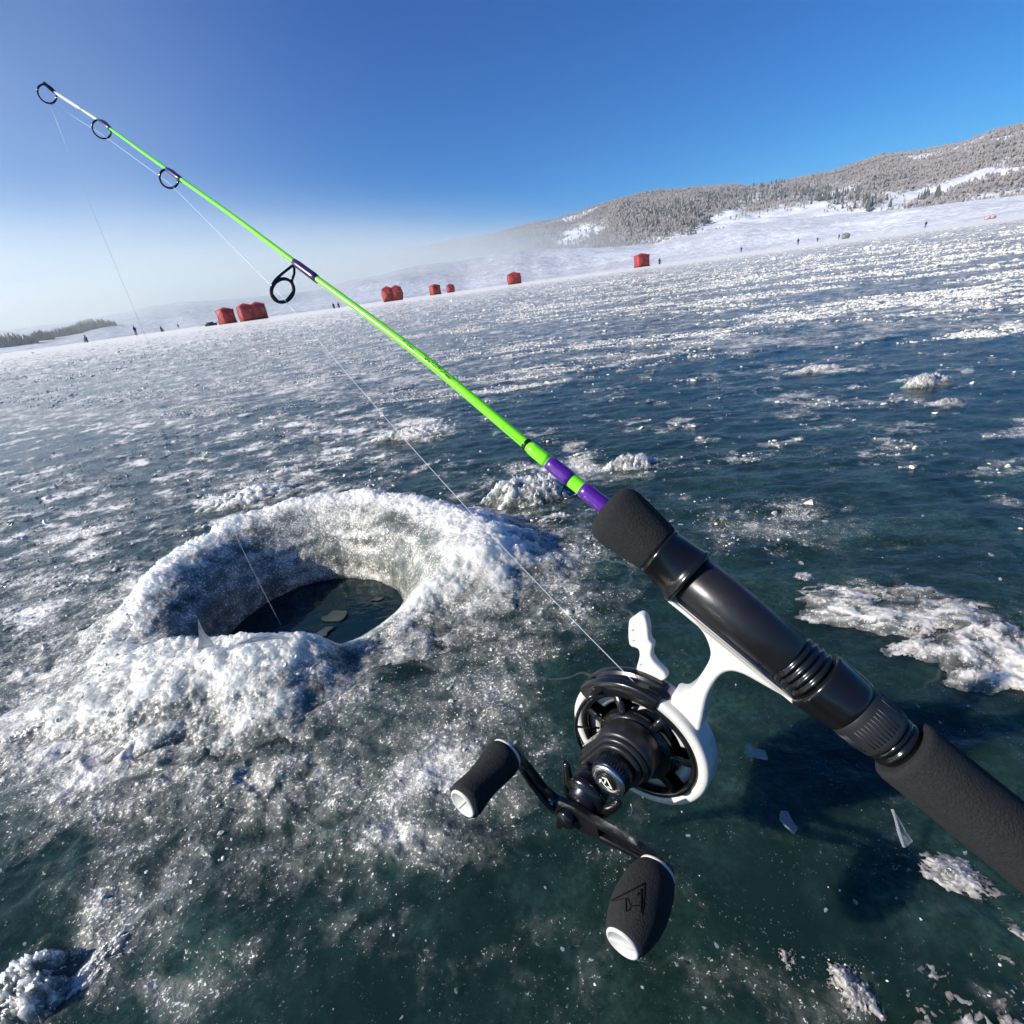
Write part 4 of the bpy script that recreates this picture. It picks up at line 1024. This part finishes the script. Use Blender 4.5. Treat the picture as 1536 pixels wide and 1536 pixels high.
def build_hills():
    az = np.radians(np.linspace(-66, 62, 760))
    rr = np.concatenate([np.linspace(180, R_B, 110), np.linspace(R_B+8, R_M0, 24), np.linspace(R_M0+8, R_M+60, 190), np.linspace(R_M+100, R_M+1100, 24)])
    A2, R2 = np.meshgrid(az, rr)
    z = terrain_z(A2, R2); x, y = R2*np.sin(A2), R2*np.cos(A2)
    q = np.stack([x, y, z-CAM_H], -1); zc = q @ FW
    px = 768+FPX*(q @ RT)/zc; py = 768-FPX*(q @ UP)/zc
    wd = woods_mask(x, y, z, px, py)*sstep(R_M0+20, R_M0+160, R2)
    m, nt, b, o = newmat('snowy_hillside')
    co = N(nt, 'ShaderNodeTexCoord').outputs['Object']
    fa = N(nt, 'ShaderNodeAttribute', attribute_name='woods').outputs['Fac']
    n1 = noise(nt, co, .11, 5, .7); n2 = noise(nt, co, .02, 5, .6)
    msk = ramp(nt, math_node(nt, 'ADD', fa, math_node(nt, 'MULTIPLY', math_node(nt, 'SUBTRACT', n1, .5), 1.5)), .32, .72)
    snow = mixcol(nt, n2, (.70, .74, .80), (.84, .86, .89))
    sage = ramp(nt, math_node(nt, 'ADD', noise(nt, co, .35, 4, .75), math_node(nt, 'MULTIPLY', noise(nt, mapping(nt, co, (.01, .03, .05)), 1, 4, .6), .5)), .60, .82, 0, .6)
    snow = mixcol(nt, sage, snow, (.36, .35, .35))
    wood = mixcol(nt, n1, (.15, .135, .13), (.32, .29, .27))
    nt.links.new(mixcol(nt, msk, snow, wood), b.inputs['Base Color']); b.inputs['Roughness'].default_value = .9
    nt.links.new(bump(nt, noise(nt, co, .3, 4, .7), .6, 1.2), b.inputs['Normal'])
    o_ = np_obj('hills', np.stack([x, y, z], -1).reshape(-1, 3), grid_faces(len(rr), len(az)), m, smooth=True, attrs={'woods': wd.ravel()})
    tag(o_, kind='structure')
    # trees on the slopes
    n = 200000
    a = np.radians(RNG.uniform(-20, 54, n)); r = np.sqrt(RNG.uniform((R_M0+30)**2, (R_M+40)**2, n))
    z = terrain_z(a, r); x, y = r*np.sin(a), r*np.cos(a)
    q = np.stack([x, y, z-CAM_H], -1); zc = q @ FW; px = 768+FPX*(q @ RT)/zc; py = 768-FPX*(q @ UP)/zc
    wd = woods_mask(x, y, z, px, py)
    con = np.zeros(n)
    for cx, cy, sx, sy, rot, am in ((1010, 332, 34, 16, .2, 1.0), (1235, 296, 75, 9, .15, 1.0), (1120, 300, 50, 10, -.05, .55), (950, 345, 60, 12, -.1, .35), (1390, 300, 16, 6, -.3, .6), (1310, 312, 20, 5, 0, .9)):
        c_, s_ = math.cos(rot), math.sin(rot); u = ((px-cx)*c_+(py-cy)*s_)/sx; v = (-(px-cx)*s_+(py-cy)*c_)/sy
        con = np.maximum(con, am*np.exp(-.5*(u*u+v*v)))
    dice = RNG.uniform(size=n)
    ci = np.where((con > .25) & (dice < con*.055))[0][:1500]
    wi = np.where((wd > .46+.28*RNG.normal(size=n)) & (dice > .2))[0][:52000]
    def spindles(name, idx, hgt, wid, mat, prof):
        m_ = len(idx); k = 5; base = np.stack([x[idx], y[idx], z[idx]-.5], -1); h = hgt*RNG.uniform(.6, 1.3, m_); w = wid*RNG.uniform(.7, 1.3, m_)
        rings = []
        an = np.arange(k)*2*np.pi/k
        for (rr_, hh) in prof:
            ring = np.stack([np.cos(an), np.sin(an), 0*an], -1)[None]*(w[:, None, None]*rr_)*RNG.uniform(.7, 1.3, (m_, k, 1)) + base[:, None]
            ring[..., 2] += (h*hh)[:, None]; rings.append(ring)
        V = np.concatenate(rings, 1); L = len(prof)
        F0 = np.array([[i*k+j, i*k+(j+1) % k, (i+1)*k+(j+1) % k, (i+1)*k+j] for i in range(L-1) for j in range(k)])
        F = (F0[None]+(np.arange(m_)*k*L)[:, None, None]).reshape(-1, 4)
        tag(np_obj(name, V.reshape(-1, 3), F, mat), kind='stuff')
    spindles('conifer_forest', ci, 10.5, 2.1, MAT['conifer'], [(.2, 0), (1, .14), (.55, .5), (.03, 1)])
    spindles('bare_woods', wi, 5.5, 1.15, MAT['aspen'], [(.12, 0), (.16, .25), (1, .55), (.75, .8), (.1, 1)])
build_hills()

def onice(px, dist, z=0.0):
    a = azel(px, 533-.136*px+6)[0]; return np.array([dist*math.sin(a), dist*math.cos(a), z])
def brush_clump(px, dist, w, h, seed, label):
    """bare shore bushes: a thicket of thin stems"""
    p = onice(px, dist); a = math.atan2(p[0], p[1]); p[2] = float(terrain_z(np.array([a]), np.array([dist]))[0])
    r_ = random.Random(seed); mb = MB()
    for k in range(260):
        u = r_.uniform(-1, 1); hh = h*(1-.55*abs(u)**1.5)*r_.uniform(.45, 1.05); bx, by = u*w/2, r_.uniform(-.8, .8)
        mb.tube([(bx, by, -.6), (bx+r_.uniform(-.25, .25), by, hh*.55), (bx+r_.uniform(-.7, .7), by+r_.uniform(-.5, .5), hh)], [.10, .15, .04], 4, caps=False)
    o = mb.build('shore_thicket', MAT['brush']); o.location = p; o.rotation_euler.z = -a
    tag(o, label, 'thicket')
brush_clump(28, 240, 13, 4.2, 1, 'grey shore thicket at the left edge of the far shore')
brush_clump(72, 250, 7, 3.6, 2, 'small ragged grey thicket, second from the left on the far shore')
brush_clump(104, 262, 13, 3.6, 3, 'brownish grey thicket in the middle of the line on the left far shore')
brush_clump(150, 272, 16, 4.2, 4, 'greenish grey thicket at the right end of the line on the far shore')

# ------------------------------------------------------------------ pop-up ice huts
def hub_panel(mb, o, e1, e2, nrm, bulge, n=8):
    V = []
    for i in range(n+1):
        for j in range(n+1):
            u, v = 2*i/n-1, 2*j/n-1
            hgt = bulge*(1-max(abs(u), abs(v))) + .05*(1-u*u)*(1-v*v) - .06*(1-abs(u)**6)*(abs(v)**8) - .06*(1-abs(v)**6)*(abs(u)**8)
            V.append(o + e1*u + e2*v + nrm*hgt)
    mb.add(V, [(i*(n+1)+j, (i+1)*(n+1)+j, (i+1)*(n+1)+j+1, i*(n+1)+j+1) for i in range(n) for j in range(n)], True)
def hut(label, px, dist, w, d, h, rz, mat, bays=1, lean=0.0, group='red pop-up ice huts along the shore'):
    p = onice(px, dist); t = empty('ice_hut', loc=p); t.rotation_euler = (0, lean, -math.atan2(p[0], p[1])+rz)
    tag(t, label, 'ice hut', group)
    v = lambda *q: np.array(q, float)
    sh = MB(); poles = MB(); bw = w/bays
    for k in range(bays):
        cx = -w/2+bw*(k+.5)
        for sg in (-1, 1):
            hub_panel(sh, v(cx, sg*d/2, h/2), v(bw/2, 0, 0), v(0, 0, h/2), v(0, sg, 0), .24)
            for s2 in (-1, 1):
                poles.tube([v(cx-bw/2, sg*(d/2+.02), h/2-s2*h/2), v(cx, sg*(d/2+.30), h/2), v(cx+bw/2, sg*(d/2+.02), h/2+s2*h/2)], .022, 6)
        hub_panel(sh, v(cx, 0, h), v(bw/2, 0, 0), v(0, d/2, 0), v(0, 0, 1), .30)
    for sg in (-1, 1):
        hub_panel(sh, v(sg*w/2, 0, h/2), v(0, d/2, 0), v(0, 0, h/2), v(sg, 0, 0), .24)
        for s2 in (-1, 1):
            poles.tube([v(sg*(w/2+.02), -d/2, h/2-s2*h/2), v(sg*(w/2+.30), 0, h/2), v(sg*(w/2+.02), d/2, h/2+s2*h/2)], .022, 6)
    sho = sh.build('shell', mat, t)
    poles.build('pole_crosses', MAT['hut_black'], t)
    for k in range(bays):
        cx = -w/2+bw*(k+.5)
        f = MB(); f.prism([(-.15, -.12), (.15, -.12), (.12, .12), (-.12, .12)], 0, .015)
        fo = f.build('window', MAT['pane'], t); fo.location = (cx+.38*bw/2, -d/2-.19, h*.66); fo.rotation_euler = (math.radians(84), 0, 0)
    z = MB(); z.tube([v(-bw*.18, -d/2-.16, .12), v(-bw*.20, -d/2-.27, h*.5), v(-bw*.16, -d/2-.14, h*.88)], .02, 6)
    z.build('door_zip', MAT['hut_black'], t)
    sk = MB()
    for (x0, y0, x1, y1) in ((-w/2, -d/2, w/2, -d/2), (w/2, -d/2, w/2, d/2), (w/2, d/2, -w/2, d/2), (-w/2, d/2, -w/2, -d/2)):
        n_ = v(y1-y0, -(x1-x0), 0); n_ /= np.linalg.norm(n_)
        sk.add([v(x0, y0, .10)+n_*.01, v(x1, y1, .10)+n_*.01, v(x1, y1, .005)+n_*.22, v(x0, y0, .005)+n_*.22], [(0, 1, 2, 3)], False)
    sk.build('skirt', MAT['hut_black'], t)
    return t
hut('single red ice hut left of the double hut, seams facing the thin dark bag', 345, 88, 1.75, 1.75, 1.85, .45, MAT['hut'])
hut('long double-bay dark red ice hut with two humps, nearest the big rod guide', 384, 86, 3.3, 1.8, 2.0, .25, MAT['hut'], 2)
hut('wide red ice hut with two roof humps standing alone right of the rod', 592, 91, 2.85, 1.9, 1.95, -.05, MAT['hut'], 2)
hut('red ice hut beside the smallest hut, left one of the close pair', 655, 124, 1.9, 1.8, 1.85, .5, MAT['hut'])
hut('smallest red ice hut, right one of the close pair', 678, 144, 1.6, 1.6, 1.75, .1, MAT['hut'])
hut('red ice hut standing alone left of the hut with a crouching angler', 773, 113, 2.3, 1.9, 1.9, .15, MAT['hut'])
hut('bright red ice hut with crossed seams, beside a crouching angler', 963, 110, 2.2, 1.9, 2.0, .5, MAT['hut'])
hut('pale pink-red low ice hut far off at the right edge', 1483, 215, 2.0, 1.4, .75, .1, MAT['hut_far'], 2)
hut('small grey-green ice hut by two standing people at the right', 1267, 212, 1.7, 1.5, 1.35, .1, MAT['hut_grey'], group='ice huts on the far ice')

# ------------------------------------------------------------------ people far out on the ice
def person_mesh(pose):
    S = dict(
        stand=dict(pts=[(0,0,.95),(0,0,1.15),(0,0,1.38),(0,0,1.50),(0,-.02,1.64),(0,-.01,1.74),(-.11,0,.88),(-.12,.02,.48),(-.13,0,.07),(-.13,-.13,.04),(.11,0,.88),(.12,-.03,.48),(.13,.02,.07),(.13,-.11,.04),(-.20,0,1.40),(-.27,.02,1.12),(-.24,-.12,.92),(.20,0,1.40),(.27,.02,1.12),(.24,-.12,.92)],
                   rad=[.17,.18,.19,.07,.11,.10,.11,.085,.06,.05,.11,.085,.06,.05,.09,.075,.05,.09,.075,.05]),
        sit=dict(pts=[(0,0,.48),(0,-.03,.68),(0,-.06,.90),(0,-.10,1.02),(0,-.14,1.14),(0,-.14,1.24),(-.12,-.06,.46),(-.15,-.44,.48),(-.15,-.46,.08),(-.15,-.58,.05),(.12,-.06,.46),(.15,-.44,.48),(.15,-.46,.08),(.15,-.58,.05),(-.20,-.06,.92),(-.26,-.20,.70),(-.14,-.40,.62),(.20,-.06,.92),(.26,-.20,.70),(.14,-.40,.62)],
                 rad=[.19,.19,.19,.07,.11,.10,.11,.09,.06,.05,.11,.09,.06,.05,.09,.075,.05,.09,.075,.05]))[pose]
    E_ = [(0,1),(1,2),(2,3),(3,4),(4,5),(0,6),(6,7),(7,8),(8,9),(0,10),(10,11),(11,12),(12,13),(2,14),(14,15),(15,16),(2,17),(17,18),(18,19)]
    me = bpy.data.meshes.new('person'); me.from_pydata(S['pts'], E_, []); o = link(bpy.data.objects.new('person', me))
    o.modifiers.new('skin', 'SKIN'); o.modifiers.new('sub', 'SUBSURF').levels = 1
    sv = me.skin_vertices[0].data
    for i, r in enumerate(S['rad']): sv[i].radius = (r, r)
    sv[0].use_root = True
    dg = bpy.context.evaluated_depsgraph_get(); out = bpy.data.meshes.new_from_object(o.evaluated_get(dg)); bpy.data.objects.remove(o)
    out.name = 'person'; out.materials.clear(); out.materials.append(MAT['cloth']); out.materials.append(MAT['skin'])
    hz = S['pts'][4]
    for p_ in out.polygons:
        c = p_.center; p_.material_index = 1 if (hz[2]-.04 < c.z < hz[2]+.07 and c.y < hz[1]-.06) else 0
        p_.use_smooth = True
    return out
PM = {k: person_mesh(k) for k in ('stand', 'sit')}
def hat(parent, z, y):
    mb = MB(); mb.lathe([(.125, -.02), (.13, .03), (.10, .10), (.03, .135)], (0, y, z), (0, 0, 1), 14); mb.build('hat', MAT['hut_black'], parent)
def person(label, px, dist, pose='stand', rz=0, lean=0, s=1.0, stool=False):
    p = onice(px, dist); o = link(bpy.data.objects.new('person', PM[pose])); o.location = p; o.rotation_euler = (0, lean, -math.atan2(p[0], p[1])+rz); o.scale = (s, s, s)
    tag(o, label, 'person', 'anglers far out on the ice')
    hat(o, *((1.70, -.015) if pose == 'stand' else (1.20, -.14)))
    if stool:
        mb = MB(); mb.lathe([(.14, 0), (.16, .36), (.17, .38), (.15, .40), (.01, .40)], (0, 0, 0), (0, 0, 1), 20)
        b_ = mb.build('bucket', MAT['hut_black']); b_.location = p
        tag(b_, 'dark bucket under the seated angler ' + stool, 'bucket')
person('person in dark clothes standing alone on the far left ice', 208, 132, 'stand', .6, .06, 1.02)
person('person in dark clothes hunched on a seat at the far left', 135, 127, 'sit', -.9, 0, 1, 'farthest left')
person('person in dark clothes sitting low near the lone standing figure', 246, 144, 'sit', .8, 0, .95, 'right of the lone standing figure')
person('person in dark clothes crouching just right of the bright red hut with crossed seams', 989, 127, 'sit', .5, 0, .95, 'by the bright red hut')
person('person in dark clothes standing nearest the bright red hut, to its right', 1111, 207, 'stand', .4, .05)
person('tallest dark standing person on the right, second from the bright red hut', 1196, 186, 'stand', .2)
person('dark standing person between the tallest figure and the grey-green hut', 1225, 255, 'stand', -.3)
person('dark standing person right beside the grey-green hut', 1257, 255, 'stand', .5)
person('dark standing person farthest right on the ice', 1386, 207, 'stand', .3, .04)
person('person in dark clothes sitting half hidden by the rod, left of the wide red hut', 503, 127, 'sit', .2, 0, .9, 'half hidden by the rod')
person('second dark figure sitting right beside the rod, left of the wide red hut', 511, 128, 'sit', -.4, 0, .9, 'right beside the rod')
person('tiny dark standing figure between the left shore and the double hut', 272, 235, 'stand', .3)
sl_ = MB(); sl_.prism([(-.75, -.3), (.65, -.3), (.85, -.15), (.85, .15), (.65, .3), (-.75, .3)], .02, .34, .06)
sl_.tube([(.8, .1, .3), (1.15, .05, .5), (1.15, -.05, .5), (.8, -.1, .3)], .02, 6)
sled = empty('gear_sled', loc=onice(319, 90)); sl_.build('tub', MAT['hut_black'], sled)
g_ = MB(); g_.prism([(-.5, -.2), (.4, -.22), (.45, .2), (-.45, .22)], .3, .52, .07); g_.build('cargo', MAT['cloth'], sled)
sled.rotation_euler.z = .5
tag(sled, 'low dark gear sled lying left of the single red hut', 'sled')

# ------------------------------------------------------------------ sun, sky, air
SUN_AZ, SUN_EL = math.radians(-104), math.radians(27)      # azimuth from the view direction, negative is left
sd_ = np.array([math.sin(SUN_AZ)*math.cos(SUN_EL), math.cos(SUN_AZ)*math.cos(SUN_EL), math.sin(SUN_EL)])
sun_d = bpy.data.lights.new('sun', 'SUN'); sun_d.energy = 5.0; sun_d.angle = math.radians(.5); sun_d.color = (1, .945, .865)
sun = link(bpy.data.objects.new('sun', sun_d)); sun.rotation_euler = Vector(sd_).to_track_quat('Z', 'Y').to_euler()
w = bpy.data.worlds.new('World'); scene.world = w; w.use_nodes = True
nt = w.node_tree; bg = nt.nodes['Background']
sky = nt.nodes.new('ShaderNodeTexSky'); sky.sky_type = 'NISHITA'; sky.sun_disc = False
sky.sun_elevation = SUN_EL; sky.sun_rotation = SUN_AZ
sky.altitude = 2300; sky.air_density = 1.0; sky.dust_density = .6; sky.ozone_density = 2.5
sp_ = nt.nodes.new('ShaderNodeSeparateColor'); cb_ = nt.nodes.new('ShaderNodeCombineColor'); nt.links.new(sky.outputs[0], sp_.inputs[0])
for i, (ga, am) in enumerate(((1.9, .018), (1.17, .300), (.86, .86))):       # deep mountain blue
    nt.links.new(math_node(nt, 'MULTIPLY', math_node(nt, 'POWER', sp_.outputs[i], ga), am), cb_.inputs[i])
nt.links.new(cb_.outputs[0], bg.inputs['Color']); bg.inputs['Strength'].default_value = .12

def box(name, x0, x1, y0, y1, z0, z1, mat):
    mb = MB(); v = [(x, y, z) for x in (x0, x1) for y in (y0, y1) for z in (z0, z1)]
    mb.add(v, [(0, 1, 3, 2), (4, 6, 7, 5), (0, 4, 5, 1), (2, 3, 7, 6), (0, 2, 6, 4), (1, 5, 7, 3)], False)
    return mb.build(name, mat)
hm, nt2, b, o = newmat('thin_haze'); nt2.nodes.remove(b)
pv = nt2.nodes.new('ShaderNodeVolumePrincipled'); pv.inputs['Color'].default_value = (.84, .95, 1, 1); pv.inputs['Density'].default_value = .00012; pv.inputs['Anisotropy'].default_value = .35
nt2.links.new(pv.outputs[0], o.inputs['Volume'])
tag(box('haze', -3000, 3000, -300, 2900, -3, 260, hm), kind='stuff')
def fog(name, px, dist, rx, ry, rz_, dens, zc=0.0):
    """a soft-edged bank of ground fog"""
    p = onice(px, dist, zc)
    fm, n3, b, o = newmat(name); n3.nodes.remove(b)
    co = N(n3, 'ShaderNodeTexCoord').outputs['Object']
    ln = n3.nodes.new('ShaderNodeVectorMath'); ln.operation = 'LENGTH'; n3.links.new(co, ln.inputs[0])
    fall = ramp(n3, ln.outputs['Value'], .05, 1.0, 1, 0)
    wisp = ramp(n3, noise(n3, co, 3.2, 3, .55), .25, .75, .45, 1.5); fall = math_node(n3, 'MULTIPLY', fall, wisp)
    pv = n3.nodes.new('ShaderNodeVolumePrincipled'); pv.inputs['Color'].default_value = (.93, .985, .94, 1); pv.inputs['Anisotropy'].default_value = .35
    n3.links.new(math_node(n3, 'MULTIPLY', fall, dens), pv.inputs['Density']); n3.links.new(pv.outputs[0], o.inputs['Volume'])
    bm = bmesh.new(); bmesh.ops.create_icosphere(bm, subdivisions=4, radius=1)
    me = bpy.data.meshes.new(name); bm.to_mesh(me); bm.free(); me.materials.append(fm)
    ob = link(bpy.data.objects.new(name, me)); ob.location = p; ob.scale = (rx, ry, rz_); ob.rotation_euler.z = -math.atan2(p[0], p[1])
    return tag(ob, kind='stuff')
fog('fog_bank', 40, 480, 600, 360, 72, .0105, 6)
fog('fog_bank', 640, 640, 330, 170, 60, .0055, 8)
fog('fog_bank', 480, 950, 600, 560, 110, .0032, 15)
fog('fog_mist', -350, 520, 420, 420, 330, .0010, 40)

# ------------------------------------------------------------------ render settings
scene.view_settings.view_transform = 'Standard'; scene.view_settings.look = 'None'; scene.view_settings.exposure = .6; scene.view_settings.gamma = 1
c = scene.cycles
c.use_denoising = True; c.max_bounces = 8; c.transmission_bounces = 6; c.transparent_max_bounces = 12; c.volume_bounces = 2
c.sample_clamp_indirect = 6; c.sample_clamp_direct = 0; c.use_adaptive_sampling = True; c.adaptive_threshold = .02
c.volume_step_rate = 1.0; c.volume_max_steps = 64
